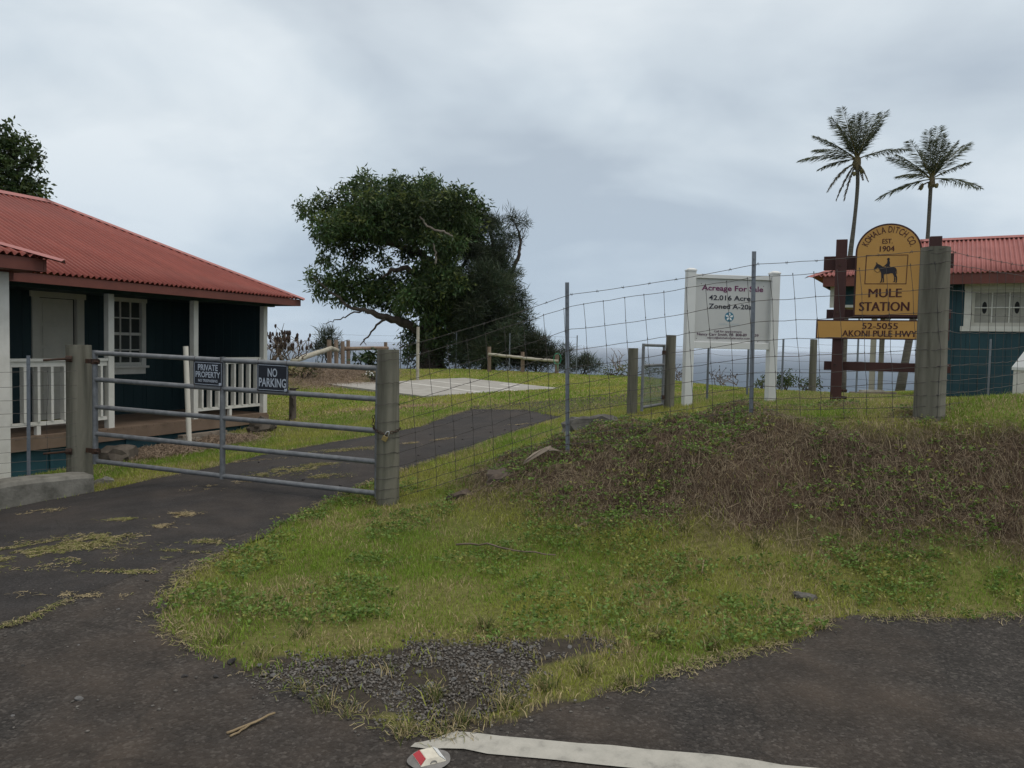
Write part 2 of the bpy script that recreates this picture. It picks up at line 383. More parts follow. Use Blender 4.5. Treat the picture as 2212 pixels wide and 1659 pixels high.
mr = t.nodes.new('ShaderNodeMapRange'); mr.inputs[1].default_value = .25; mr.inputs[2].default_value = .75; mr.inputs[3].default_value = .55; mr.inputs[4].default_value = 1.4
t.links.new(nn.outputs['Fac'], mr.inputs[0])
vm = t.nodes.new('ShaderNodeVectorMath'); vm.operation = 'SCALE'; t.links.new(a_.outputs['Color'], vm.inputs[0]); t.links.new(mr.outputs[0], vm.inputs['Scale'])
t.links.new(vm.outputs[0], b.inputs['Base Color'])
bp = t.nodes.new('ShaderNodeBump'); bp.inputs['Strength'].default_value = .6; bp.inputs['Distance'].default_value = .03; t.links.new(nn.outputs['Fac'], bp.inputs['Height']); t.links.new(bp.outputs[0], b.inputs['Normal'])
gobj = np_mesh('ground', np.stack([GX.ravel(), GY.ravel(), GZ.ravel()], -1), F, m, col=CC.reshape(-1, 3), smooth=True); setp(gobj, kind='structure')

# ---------------------------------------------------------------- paved sheets
def sheet(name, poly, m, off, step=.18, box=None, jag=.02, zf=None):
    n = len(poly); vs = []
    for i in range(n):   # densify the outline and roughen it
        a = Vector(poly[i]); b_ = Vector(poly[(i+1) % n]); l = (b_-a).length; k = max(1, min(60, int(l/.12)))
        for j in range(k):
            p = a.lerp(b_, j/k)
            if abs(p.x) < 8 and p.y < 26: p = p+Vector((random.uniform(-jag, jag), random.uniform(-jag, jag)))
            vs.append(p)
    nb = len(vs); edges = [(i, (i+1) % nb) for i in range(nb)]
    x0, x1, y0, y1 = box
    gx, gy = np.meshgrid(np.arange(x0, x1, step), np.arange(y0, y1, step)); gx = gx+rng.uniform(-.03, .03, gx.shape); gy = gy+rng.uniform(-.03, .03, gy.shape)
    mk = pip(gx, gy, [tuple(p) for p in vs])
    vs += [Vector((float(a), float(b_))) for a, b_ in zip(gx[mk], gy[mk])]
    v2, e2, f2, *_ = geometry.delaunay_2d_cdt(vs, edges, [], 1, 1e-5)
    V = np.array([(p.x, p.y, 0) for p in v2]); V[:, 2] = (zf or zt)(V[:, 0], V[:, 1])+off
    me = bpy.data.meshes.new(name); me.from_pydata(V.tolist(), [], [tuple(f) for f in f2 if len(f) >= 3]); me.materials.append(m)
    bm = bmesh.new(); bm.from_mesh(me); bmesh.ops.recalc_face_normals(bm, faces=bm.faces)
    if bm.faces and sum(f.normal.z for f in bm.faces) < 0: bmesh.ops.reverse_faces(bm, faces=bm.faces)
    bm.to_mesh(me); bm.free(); me.polygons.foreach_set('use_smooth', [True]*len(me.polygons)); me.update()
    o = bpy.data.objects.new(name, me); COL.objects.link(o); setp(o, kind='structure'); return o
def asphalt(name, dark, lite, dust, cell, dustlo=.5, dusthi=.75, bumpd=.006):
    m = bpy.data.materials.new(name); m.use_nodes = True; t = m.node_tree; b = t.nodes['Principled BSDF']; b.inputs['Roughness'].default_value = .88; b.inputs['Specular IOR Level'].default_value = .3
    tcn = t.nodes.new('ShaderNodeTexCoord'); P_ = tcn.outputs['Object']
    v = t.nodes.new('ShaderNodeTexVoronoi'); v.inputs['Scale'].default_value = cell; t.links.new(P_, v.inputs['Vector'])
    hs = t.nodes.new('ShaderNodeSeparateColor'); t.links.new(v.outputs['Color'], hs.inputs[0])
    r_ = t.nodes.new('ShaderNodeValToRGB'); e_ = r_.color_ramp.elements; e_[0].position = .05; e_[0].color = (*dark, 1); e_[1].position = .98; e_[1].color = (*lite, 1)
    q = r_.color_ramp.elements.new(.8); q.color = (*[a*.6+b_*.4 for a, b_ in zip(dark, lite)], 1)
    t.links.new(hs.outputs[0], r_.inputs[0])
    n = t.nodes.new('ShaderNodeTexNoise'); n.inputs['Scale'].default_value = .9; n.inputs['Detail'].default_value = 7; n.inputs['Roughness'].default_value = .62; t.links.new(P_, n.inputs['Vector'])
    mr = t.nodes.new('ShaderNodeMapRange'); mr.inputs[1].default_value = dustlo; mr.inputs[2].default_value = dusthi; mr.inputs[3].default_value = 0; mr.inputs[4].default_value = .8; t.links.new(n.outputs['Fac'], mr.inputs[0])
    mxn = t.nodes.new('ShaderNodeMix'); mxn.data_type = 'RGBA'; t.links.new(mr.outputs[0], mxn.inputs[0]); t.links.new(r_.outputs[0], mxn.inputs[6]); mxn.inputs[7].default_value = (*dust, 1)
    n3 = t.nodes.new('ShaderNodeTexNoise'); n3.inputs['Scale'].default_value = 3.5; n3.inputs['Detail'].default_value = 6; t.links.new(P_, n3.inputs['Vector'])
    m3 = t.nodes.new('ShaderNodeMapRange'); m3.inputs[1].default_value = .3; m3.inputs[2].default_value = .7; m3.inputs[3].default_value = .72; m3.inputs[4].default_value = 1.3; t.links.new(n3.outputs['Fac'], m3.inputs[0])
    sc_ = t.nodes.new('ShaderNodeVectorMath'); sc_.operation = 'SCALE'; t.links.new(mxn.outputs[2], sc_.inputs[0]); t.links.new(m3.outputs[0], sc_.inputs['Scale'])
    # hairline cracks
    vc = t.nodes.new('ShaderNodeTexVoronoi'); vc.feature = 'DISTANCE_TO_EDGE'; vc.inputs['Scale'].default_value = .55
    wn = t.nodes.new('ShaderNodeTexNoise'); wn.inputs['Scale'].default_value = 2.2; wn.inputs['Detail'].default_value = 6; t.links.new(P_, wn.inputs['Vector'])
    wa = t.nodes.new('ShaderNodeVectorMath'); wa.operation = 'ADD'; t.links.new(P_, wa.inputs[0]); ws = t.nodes.new('ShaderNodeVectorMath'); ws.operation = 'SCALE'; ws.inputs['Scale'].default_value = .5
    t.links.new(wn.outputs['Color'], ws.inputs[0]); t.links.new(ws.outputs[0], wa.inputs[1]); t.links.new(wa.outputs[0], vc.inputs['Vector'])
    ck = t.nodes.new('ShaderNodeMapRange'); ck.inputs[1].default_value = .0; ck.inputs[2].default_value = .008; ck.inputs[3].default_value = .72; ck.inputs[4].default_value = 1; t.links.new(vc.outputs['Distance'], ck.inputs[0])
    s2 = t.nodes.new('ShaderNodeVectorMath'); s2.operation = 'SCALE'; t.links.new(sc_.outputs[0], s2.inputs[0]); t.links.new(ck.outputs[0], s2.inputs['Scale'])
    t.links.new(s2.outputs[0], b.inputs['Base Color'])
    bp = t.nodes.new('ShaderNodeBump'); bp.inputs['Strength'].default_value = .9; bp.inputs['Distance'].default_value = bumpd; bp.invert = True
    t.links.new(v.outputs['Distance'], bp.inputs['Height'])
    b2 = t.nodes.new('ShaderNodeBump'); b2.inputs['Strength'].default_value = .5; b2.inputs['Distance'].default_value = .01; t.links.new(n3.outputs['Fac'], b2.inputs['Height']); t.links.new(bp.outputs[0], b2.inputs['Normal'])
    t.links.new(b2.outputs[0], b.inputs['Normal'])
    return m
sheet('road', ROAD, asphalt('asphalt_road', (.019,.0162,.0142), (.072,.064,.057), (.060,.044,.032), 75, .42, .74), .004, .3, (-7, 7, -3, 5.2))
sheet('driveway', DRIVE, asphalt('asphalt_drive', (.020,.0175,.0165), (.048,.043,.041), (.044,.034,.027), 110, .44, .72, .003), .0055, .2, (-9, 2, 1.6, 15))
M_CONC = mat('concrete_slab', (.26,.245,.215), (.36,.345,.315), scale=3.0, rough=.9, bump=.2, bscale=60, lo=.3, hi=.7)
slz = np.polyfit([0, 1], [0, 1], 1)
_A = np.array([[x, y, 1] for x, y in SLAB]); _sz = np.array([at(695,827,22.1).z, at(922,857,16.9).z, at(1207,837,19.0).z, at(1003,817,24.3).z])
_sc = np.linalg.lstsq(_A, _sz, rcond=None)[0]
def slab_z(x, y): return _sc[0]*np.asarray(x)+_sc[1]*np.asarray(y)+_sc[2]
mb = MB(); c = [Vector((x, y, float(slab_z(x, y)))) for x, y in SLAB]
mb.hexa([p-Vector((0,0,.25)) for p in c]+[p for p in c])
so = mesh_obj('parking_slab', mb, M_CONC, loc=c[0]); setp(so, kind='structure')
M_LINE = mat('white_paint_worn', (.62,.60,.55), (.42,.41,.38), scale=9, rough=.8, lo=.42, hi=.72)
def slab_line(pa, pb, wd):
    a = Vector(pa); b_ = Vector(pb); d = (b_-a).normalized(); n_ = Vector((-d.y, d.x))*wd/2; m_ = MB()
    q = [a-n_, b_-n_, b_+n_, a+n_]; m_.quad(*[Vector((p.x, p.y, float(slab_z(p.x, p.y))+.004)) for p in q])
    o = mesh_obj('painted_line', m_, M_LINE, so)
sl = lambda px, py: (lambda d: (d.x*((_sc[2]-EYE)/(d.z-_sc[0]*d.x-_sc[1]*d.y)), d.y*((_sc[2]-EYE)/(d.z-_sc[0]*d.x-_sc[1]*d.y))))(ray(px, py))
slab_line(sl(866,825), sl(1043,848), .10); slab_line(sl(927,822), sl(1115,844), .10)
slab_line(sl(1082,831), sl(1122,836), .10); slab_line(sl(1088,829), sl(1128,832.5), .08)

# road edge line, laid thick and broken at its end
def pl(px, py): q = ground(px, py); return (q.x, q.y)
top = [pl(*p) for p in [(915,1606),(945,1600),(962,1588),(985,1585),(1020,1588),(1080,1594),(1150,1600),(1250,1609),(1400,1622),(1550,1637),(1690,1656)]]
bot = [pl(*p) for p in [(885,1617),(900,1619),(925,1622),(960,1621),(1000,1624),(1050,1632),(1120,1641),(1200,1648),(1280,1657)]]
dv = (Vector(top[-1])-Vector(top[6])).normalized()
top.append(tuple(Vector(top[-1])+dv*9)); bot.append(tuple(Vector(bot[-1])+dv*10))
line_poly = [pl(893,1611)]+top+bot[::-1]
M_THERMO = mat('thermoplastic_line', (.40,.38,.335), (.20,.19,.17), (.345,.33,.29), scale=11, rough=.85, bump=.5, bscale=60, lo=.36, hi=.78, detail=10)
sheet('road_edge_line', line_poly, M_THERMO, .010, .1, (-1, 10, 1, 4), jag=.006)

# sea far below
mb = MB(); S_ = 60000.0
mb.quad((-S_, -2000, -120), (S_, -2000, -120), (S_, S_, -120), (-S_, S_, -120))
M_SEA = mat('sea_water', (.035,.062,.095), (.050,.080,.115), scale=.004, rough=.6, bump=.0, spec=.12, stretch=(1, .25, 1))
setp(mesh_obj('sea', mb, M_SEA), kind='structure')
# ================================================================ HOUSES
Zv = Vector((0, 0, 1))
M_WALL = mat('teal_wall_shaded', (.009,.027,.033), (.014,.036,.042), scale=2.5, rough=.7, bump=.08, bscale=30, stretch=(1,1,.3))  # the teal paint again, darkened to put the porch shade into its colour
M_TEAL = mat('teal_paint', (.014,.056,.072), (.022,.075,.092), scale=2.5, rough=.65, bump=.08, bscale=30, stretch=(1,1,.3))
M_TEAL2 = mat('teal_paint_faded', (.014,.045,.058), (.022,.062,.076), scale=2.0, rough=.75, bump=.08, bscale=30, stretch=(1,1,.3))
M_WHITE = mat('white_trim', (.62,.605,.555), (.50,.485,.435), scale=5, rough=.6, bump=.05, bscale=25, lo=.4, hi=.8)
M_CREAM = mat('cream_door', (.50,.48,.41), (.44,.42,.36), scale=4, rough=.6)
M_ROOF = mat('red_roof_metal', (.180,.036,.024), (.255,.062,.044), (.215,.046,.032), scale=3.2, stretch=(.3,1.6,.3), rough=.5, bump=.02, bscale=20, spec=.35, lo=.3, hi=.7)
M_ROOFP = mat('red_roof_faded', (.245,.072,.060), (.330,.115,.100), scale=3.0, stretch=(1.2,.4,.4), rough=.6, spec=.4, lo=.3, hi=.7)
M_FLASH = mat('red_flashing', (.29,.095,.082), (.35,.125,.108), scale=2.0, rough=.55, spec=.4)
M_FASC = mat('dark_red_fascia', (.115,.035,.025), (.150,.048,.034), scale=3, rough=.6)
M_DECK = mat('brown_deck_paint', (.135,.093,.064), (.185,.130,.092), scale=3, rough=.65, stretch=(1,1,1))
M_GLASS = mat('window_glass', (.035,.04,.04), (.06,.065,.06), scale=1.5, rough=.08, spec=.6, rvar=0)
M_CURT = mat('curtain_cloth', (.34,.32,.27), (.25,.23,.19), scale=8, rough=.9, stretch=(6,6,.3))
M_DARK = mat('dark_void', (.012,.012,.012), (.02,.02,.02), rough=.9)
M_WOODOLD = mat('old_plank', (.16,.13,.10), (.24,.20,.16), scale=6, rough=.9, bump=.2, bscale=30, stretch=(1,1,1))

class Frame:      # s along, w inwards, z up
    def __init__(f, o, e, n): f.o = Vector((o[0], o[1], 0)); f.e = Vector((e[0], e[1], 0)).normalized(); f.n = Vector((n[0], n[1], 0)).normalized()
    def P(f, s, w_, z): return f.o+f.e*s+f.n*w_+Zv*z
    def box(f, mb, s0, s1, w0, w1, z0, z1): return mb.box(f.P((s0+s1)/2, (w0+w1)/2, (z0+z1)/2), f.e, f.n, Zv, abs(s1-s0)/2, abs(w1-w0)/2, abs(z1-z0)/2)
    def hit(f, px, py, w_):    # s,z where a picture point meets the plane w = const
        d = ray(px, py); c0 = Vector((0, 0, EYE)); t = (w_-(c0-f.o).dot(f.n))/d.dot(f.n); p = c0+d*t
        return (p-f.o).dot(f.e), p.z
def prt(fr, name, m, parent, *b, bev=0):
    mb = MB(); fr.box(mb, *b); o = mesh_obj(name, mb, m, parent)
    if bev: bevel(o, bev, 1)
    return o
def corrugated(name, O, es, eu, s0, s1, span, m, parent, pitch=.090, amp=.020, per=10):
    """sheet iron: O eave origin, es along eave, eu unit up-slope, span(s)->(start,length)"""
    n_ = es.cross(eu); n_.normalize()
    if n_.z < 0: n_ = -n_
    k = int((s1-s0)/(pitch/per)); V = []; S = np.linspace(s0, s1, k+1)
    rows = 4
    for s in S:
        a, l = span(s)
        h = amp*math.cos(2*math.pi*s/pitch)
        for j in range(rows): V.append(O+es*s+eu*(a+l*j/(rows-1))+n_*h)
    V = np.array([tuple(p) for p in V]); i0 = np.arange(k)[:, None]*rows+np.arange(rows-1)[None, :]
    F_ = np.stack([i0, i0+rows, i0+rows+1, i0+1], -1).reshape(-1, 4)
    o = np_mesh(name, V, F_, m, parent, smooth=True)
    md = o.modifiers.new('thick', 'SOLIDIFY'); md.thickness = .004; md.offset = -1
    return o
def vee(name, path, dirs, wd, parent, m, lift=.02):
    """folded flashing: two leaves along a path, dirs = unit vectors down each slope"""
    obs = []
    for d in dirs:
        mb = MB()
        for i in range(len(path)-1):
            a, b_ = Vector(path[i])+Zv*lift, Vector(path[i+1])+Zv*lift
            u = Vector(d)
            n_ = (b_-a).cross(u).normalized(); n_ = n_ if n_.z > 0 else -n_
            mb.hexa([a-n_*.004, b_-n_*.004, b_+u*wd-n_*.004, a+u*wd-n_*.004, a, b_, b_+u*wd, a+u*wd])
        obs.append(mesh_obj(name, mb, m, parent))
    return obs

# ---------------------------------------------------------------- porch house
SE = .43; DX, DY = -4.76, 14.70; fdir = Vector((-.394, -.919, 0)).normalized(); ndir = Vector((-.919, .394, 0)).normalized()
H = Frame((DX, DY), fdir, ndir); DZ = .24; WD = 1.7; S1 = 9.0
house = thing('porch_house', 'dark teal wooden house with red corrugated hip roof and white porch posts', 'house', H.P(0, 0, DZ))
sB = H.hit(236, 800, .05)[0]; sC = H.hit(419, 800, .05)[0]; sA = 5.62; wA = -.95
# floor, edge board and skirt
k = 0; s = -.05
while s < S1:
    mb = MB(); H.box(mb, s, s+.136, -.06, WD, DZ-.035, DZ); mesh_obj('deck_board', mb, M_DECK, house); s += .14
prt(H, 'deck_edge_board', M_DECK, house, -.06, S1, -.06, -.022, DZ-.19, DZ-.037)
prt(H, 'deck_edge_board', M_DECK, house, -.085, -.056, -.06, WD, DZ-.19, DZ-.037)
s = -.05; i = 0
while s < S1:
    e_ = s+.62; mb = MB(); H.box(mb, s+.004, e_-.004, .02+.006*(i % 2), .06, -.75, DZ-.16); mesh_obj('skirt_panel', mb, M_TEAL, house); s = e_; i += 1
for s in np.arange(.57, S1, .62):
    prt(H, 'skirt_batten', M_TEAL, house, s-.03, s+.03, -.005, .019, -.7, DZ-.192)
# walls of vertical boards
def boards(fr, parent, m, a, b_, w0, w1, z0, z1, wd=.2, along='s', holes=()):
    x = a; i = 0; cuts = sorted([q for h in holes for q in h[:2]])
    while x < b_-1e-4:
        y = min(x+wd, b_); j = .004*((i*7) % 3)/2
        for q in cuts:
            if x+.02 < q < y-.02: y = q; break
        segs = [(z0, z1)]
        for (h0, h1, hz0, hz1) in holes:
            if y > h0+.01 and x < h1-.01: segs = [(z0, hz0), (hz1, z1)]
        for q0, q1 in segs:
            if q1-q0 < .02: continue
            mb = MB()
            if along == 's': fr.box(mb, x+.003, y-.003, w0-j, w1, q0, q1)
            else: fr.box(mb, w0-j, w1, x+.003, y-.003, q0, q1)
            mesh_obj('wall_board', mb, m, parent)
        x = y; i += 1
ZW = 2.55
d0 = H.hit(180, 760, WD)[0]; d1 = H.hit(68, 760, WD)[0]
w0_ = H.hit(313, 720, WD)[0]; w1_ = H.hit(229, 720, WD)[0]; zt_w = H.hit(270, 640, WD)[1]; zb_w = H.hit(275, 790, WD)[1]
dtop = H.hit(120, 628, WD)[1]
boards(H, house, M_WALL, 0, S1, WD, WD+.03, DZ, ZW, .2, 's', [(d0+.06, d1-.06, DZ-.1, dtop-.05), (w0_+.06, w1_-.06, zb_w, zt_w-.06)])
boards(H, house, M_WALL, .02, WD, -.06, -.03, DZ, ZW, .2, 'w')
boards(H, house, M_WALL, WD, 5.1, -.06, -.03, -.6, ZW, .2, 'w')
prt(H, 'inner_wall', M_DARK, house, -.02, S1, WD+.12, WD+.14, DZ, ZW)
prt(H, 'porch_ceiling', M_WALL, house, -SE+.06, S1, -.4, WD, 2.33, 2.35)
# posts
def post(s, w_, z0, z1, hw=.052):
    return prt(H, 'porch_post', M_WHITE, house, s-hw, s+hw, w_-hw, w_+hw, z0, z1, bev=.006)
post(0, .0, -.25, 2.27); post(sC, .05, DZ, 2.27); post(sB, .05, DZ-.02, 2.27); post(sA, wA, -.6, 2.36, .07); post(8.6, .05, DZ, 2.27)
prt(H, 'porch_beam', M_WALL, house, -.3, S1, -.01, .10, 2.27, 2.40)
# railings
def railing(sa, sb, w_=.05):
    r = prt(H, 'railing', M_WHITE, house, sa, sb, w_-.05, w_+.05, DZ+1.02, DZ+1.06)
    prt(H, 'bottom_rail', M_WHITE, r, sa, sb, w_-.03, w_+.03, DZ+.13, DZ+.18)
    prt(H, 'top_batten', M_WHITE, r, sa, sb, w_-.025, w_+.025, DZ+.945, DZ+1.018)
    n_ = max(2, round((sb-sa)/.19))
    for i in range(n_):
        q = sa+(i+.5)*(sb-sa)/n_
        prt(H, 'baluster', M_WHITE, r, q-.019, q+.019, w_-.042, w_+.042, DZ+.182, DZ+.943)
    prt(H, 'rail_foot', M_WHITE, r, (sa+sb)/2-.03, (sa+sb)/2+.03, w_-.03, w_+.03, DZ+.002, DZ+.128)
railing(.06, sC-.06); railing(sB+.06, 5.55)
# door
mb = MB(); dr = prt(H, 'door', M_CREAM, house, d0+.16, d1-.12, WD+.035, WD+.075, DZ+.01, dtop-.13)
nP = 5; dh = (dtop-.13-DZ-.14)/nP
for i in range(nP):
    z0 = DZ+.09+i*dh; prt(H, 'door_panel', M_CREAM, dr, d0+.25, d1-.21, WD+.026, WD+.034, z0+.03, z0+dh-.03, bev=.004)
prt(H, 'door_knob', MATS['dark_void'], dr, d0+.19, d0+.22, WD-.01, WD+.034, DZ+.95, DZ+.99)
fr_ = prt(H, 'door_frame', M_CREAM, house, d0, d0+.13, WD-.03, WD+.05, DZ, dtop-.12)
prt(H, 'door_frame', M_CREAM, house, d1-.12, d1, WD-.03, WD+.05, DZ, dtop-.12)
prt(H, 'door_frame', M_CREAM, house, d0-.03, d1+.03, WD-.035, WD+.05, dtop-.119, dtop)
# sash window
win = prt(H, 'window', M_GLASS, house, w0_+.1, w1_-.1, WD+.03, WD+.036, zb_w, zt_w-.09)
fw_ = .09
for a, b_ in ((w0_, w0_+fw_), (w1_-fw_, w1_)): prt(H, 'window_frame', M_WHITE, win, a, b_, WD-.03, WD+.04, zb_w+.001, zt_w-.101)
prt(H, 'window_frame', M_WHITE, win, w0_-.02, w1_+.02, WD-.035, WD+.04, zt_w-.10, zt_w)
prt(H, 'window_sill', M_WHITE, win, w0_-.03, w1_+.03, WD-.08, WD+.04, zb_w-.04, zb_w)
prt(H, 'window_apron', M_WHITE, win, w0_+.01, w1_-.01, WD-.03, WD+.0, zb_w-.15, zb_w-.042)
zm = (zb_w+zt_w-.1)/2
prt(H, 'sash_bar', M_WHITE, win, w0_+fw_, w1_-fw_, WD-.002, WD+.028, zm-.025, zm+.025)
prt(H, 'sash_bar', M_WHITE, win, w0_+fw_, w1_-fw_, WD+.0, WD+.028, zb_w+.001, zb_w+.06)
for j in (1, 2):
    q = w0_+fw_+(w1_-w0_-2*fw_)*j/3
    prt(H, 'glazing_bar', M_WHITE, win, q-.011, q+.011, WD+.006, WD+.029, zm+.026, zt_w-.101); prt(H, 'glazing_bar', M_WHITE, win, q-.011, q+.011, WD+.008, WD+.029, zb_w+.061, zm-.026)
prt(H, 'glazing_bar', M_WHITE, win, w0_+fw_, w1_-fw_, WD+.01, WD+.0285, (zm+zt_w-.1)/2-.011, (zm+zt_w-.1)/2+.011)
prt(H, 'glazing_bar', M_WHITE, win, w0_+fw_, w1_-fw_, WD+.012, WD+.0285, (zm+zb_w)/2-.011, (zm+zb_w)/2+.011)
mb = MB()
for a, b_ in ((w0_+.1, w0_+.24), (w1_-.3, w1_-.1)):
    for i in range(8):
        q0 = a+(b_-a)*i/8; q1 = a+(b_-a)*(i+1)/8; H.box(mb, q0, q1, WD+.05+.02*(i % 2), WD+.056+.02*(i % 2), zb_w, zm)
mesh_obj('curtain', mb, M_CURT, win)
# roof
ZE = 2.44; OV = .55; RR = 2.957+.05; TH = R(26.4); tt = math.tan(TH)
eu = (ndir*math.cos(TH)+Zv*math.sin(TH)).normalized()
def front_span(s): d = min(RR, max(0.0, s+SE)); return (0, d/math.cos(TH))
O_ = H.P(0, -OV, ZE)
corrugated('roof_slope', O_, fdir, eu, -SE, S1+2, front_span, M_ROOF, house)
# far side and hip end
O2 = H.P(0, -OV+2*RR, ZE); eu2 = (-ndir*math.cos(TH)+Zv*math.sin(TH)).normalized()
corrugated('roof_slope', O2, fdir, eu2, -SE, S1+2, front_span, M_ROOF, house, per=4)
eu3 = (fdir*math.cos(TH)+Zv*math.sin(TH)).normalized(); O3 = H.P(-SE, -OV, ZE)
corrugated('roof_slope', O3, ndir, eu3, 0, 2*RR, lambda s: (0, min(s, 2*RR-s)/math.cos(TH)), M_ROOF, house, per=4)
ridge_a = H.P(-SE+RR, -OV+RR, ZE+RR*tt); ridge_b = H.P(S1+2, -OV+RR, ZE+RR*tt)
vee('ridge_cap', [ridge_a-fdir*.05, ridge_b], [-eu, -eu2], .17, house, M_FLASH, .03)
cor = H.P(-SE, -OV, ZE); hd = (ridge_a-cor).normalized()
pf = (-eu-hd*(-eu).dot(hd)).normalized(); pe = (-eu3-hd*(-eu3).dot(hd)).normalized()
def perp(u_slope, axis):   # in-slope direction across the hip line, pointing down
    n_ = axis.cross(u_slope); return None
e_in_front = (fdir-hd*fdir.dot(hd)).normalized(); e_in_end = (ndir-hd*ndir.dot(hd)).normalized()
vee('hip_cap', [cor-hd*.06, ridge_a], [e_in_front, e_in_end], .14, house, M_FLASH, .03)
prt(H, 'fascia', M_FASC, house, -SE+.04, S1+2, -OV+.02, -OV+.055, ZE-.145, ZE-.022)
prt(H, 'fascia', M_FASC, house, -SE+.005, -SE+.038, -OV+.02, -OV+2*RR-.02, ZE-.145, ZE-.022)
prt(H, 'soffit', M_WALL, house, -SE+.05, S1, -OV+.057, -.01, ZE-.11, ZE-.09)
# entry portico roof that juts towards the road
pz = 2.55; ps0 = sA-.33; pw = wA-.42; pr = 1.38; TP = R(20)
pg = H.P(0, pw, pz); eup = (ndir*math.cos(TP)+Zv*math.sin(TP)).normalized()
pspan = lambda s: (0, min(pr, max(0, s-ps0))/math.cos(TP))
corrugated('portico_roof', pg, fdir, eup, ps0, 9.5, pspan, M_ROOF, house)
eup2 = (fdir*math.cos(TP)+Zv*math.sin(TP)).normalized()
corrugated('portico_roof', H.P(ps0, pw, pz), ndir, eup2, 0, pr+.5, lambda s: (0, min(s, pr)/math.cos(TP)), M_ROOF, house)
c0 = H.P(ps0, pw, pz); c1 = H.P(ps0+pr, pw+pr, pz+pr*math.tan(TP)); hd2 = (c1-c0).normalized()
vee('hip_cap', [c0-hd2*.16, c1], [(fdir-hd2*fdir.dot(hd2)).normalized(), (ndir-hd2*ndir.dot(hd2)).normalized()], .16, house, M_FLASH, .03)
prt(H, 'fascia', M_FASC, house, ps0+.06, 9.5, pw+.03, pw+.065, pz-.17, pz-.022)
prt(H, 'fascia', M_FASC, house, ps0+.02, ps0+.058, pw+.03, pw+1.4, pz-.17, pz-.022)
prt(H, 'portico_beam', M_FASC, house, ps0+.2, 9.4, wA-.06, wA+.06, pz-.28, pz-.175)
prt(H, 'portico_ceiling', M_FASC, house, ps0+.1, 9.4, pw+.08, pw+1.3, pz-.17, pz-.15)

# ---------------------------------------------------------------- neighbouring house on the right
e2 = Vector((.869, -.495, 0)).normalized(); n2v = Vector((.495, .869, 0)).normalized()
q0 = at(1752, 597, 18.05); B = Frame((q0.x, q0.y), e2, n2v); ZE2 = q0.z; R2 = 2.15; T2 = R(25); LB = 9.0
bz = gz(9.4, 16.7)
bh = thing('teal_house', 'blue teal board house with faded red iron roof behind the yellow sign', 'house', B.P(0, 0, bz))
eu_b = (n2v*math.cos(T2)+Zv*math.sin(T2)).normalized(); eub2 = (-n2v*math.cos(T2)+Zv*math.sin(T2)).normalized(); eub3 = (e2*math.cos(T2)+Zv*math.sin(T2)).normalized()
bsp = lambda s: (0, min(R2, max(0, s))/math.cos(T2))
corrugated('roof_slope', B.P(0, 0, ZE2), e2, eu_b, 0, LB, bsp, M_ROOFP, bh)
corrugated('roof_slope', B.P(0, 2*R2, ZE2), e2, eub2, 0, LB, bsp, M_ROOFP, bh, per=4)
corrugated('roof_slope', B.P(0, 0, ZE2), n2v, eub3, 0, 2*R2, lambda s: (0, min(s, 2*R2-s)/math.cos(T2)), M_ROOFP, bh, per=6)
ra = B.P(R2, R2, ZE2+R2*math.tan(T2)); vee('ridge_cap', [ra, B.P(LB, R2, ZE2+R2*math.tan(T2))], [-eu_b, -eub2], .17, bh, M_ROOFP, .03)
c0 = B.P(0, 0, ZE2); hh = (ra-c0).normalized()
vee('hip_cap', [c0-hh*.1, ra], [(e2-hh*e2.dot(hh)).normalized(), (n2v-hh*n2v.dot(hh)).normalized()], .13, bh, M_ROOFP, .03)
prt(B, 'fascia', M_FASC, bh, .3, LB, .04, .08, ZE2-.24, ZE2-.012)
prt(B, 'fascia', M_FASC, bh, .26, .298, .04, 2*R2-.1, ZE2-.24, ZE2-.012)
wl = B.hit(2003, 800, .55)[0]; WW = .55
wz0 = B.hit(2100, 857, WW)[1]
fx0 = B.hit(2083, 660, WW)[0]; fx1 = fx0+1.36; fzt = B.hit(2140, 612, WW)[1]; fzb = B.hit(2140, 716, WW)[1]
boards(B, bh, M_TEAL2, wl, LB-.4, WW, WW+.03, wz0, ZE2-.1, .25, 's', [(fx0+.06, fx1-.06, fzb+.06, fzt-.06)])
boards(B, bh, M_TEAL2, WW+.03, 2*R2-.6, wl-.0, wl+.03, wz0, ZE2-.1, .25, 'w')
prt(B, 'inner_wall', M_DARK, bh, wl+.04, LB-.5, WW+.055, WW+.07, wz0, ZE2-.1)
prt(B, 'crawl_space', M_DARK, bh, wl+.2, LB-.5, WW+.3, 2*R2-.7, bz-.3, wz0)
prt(B, 'soffit', M_FASC, bh, .32, LB-.1, .09, WW-.01, ZE2-.2, ZE2-.18)
# raised corner with deep teal valance on pale posts
vzb = B.hit(1830, 664, WW)[1]; vl = B.hit(1795, 640, WW)[0]
boards(B, bh, M_TEAL2, vl+.08, wl, WW, WW+.03, vzb+.06, ZE2-.1, .25, 's')
boards(B, bh, M_TEAL2, WW+.09, 2*R2-.6, vl, vl+.03, vzb+.06, ZE2-.1, .25, 'w')
prt(B, 'inner_wall', M_DARK, bh, vl+.05, wl, WW+.04, WW+.055, vzb+.07, ZE2-.1)
prt(B, 'corner_board', M_WHITE, bh, vl-.02, vl+.08, WW-.02, WW+.08, vzb, ZE2-.1)
prt(B, 'bottom_trim', M_WHITE, bh, vl+.08, wl, WW-.01, WW+.05, vzb, vzb+.058)
prt(B, 'porch_floor_beam', M_FASC, bh, vl+.05, wl, WW+.06, 2*R2-.6, vzb+.1, vzb+.25)
M_PALE = mat('pale_post_paint', (.42,.39,.31), (.36,.33,.26), scale=4, rough=.8)
ps = B.hit(1886, 760, 1.0)[0]
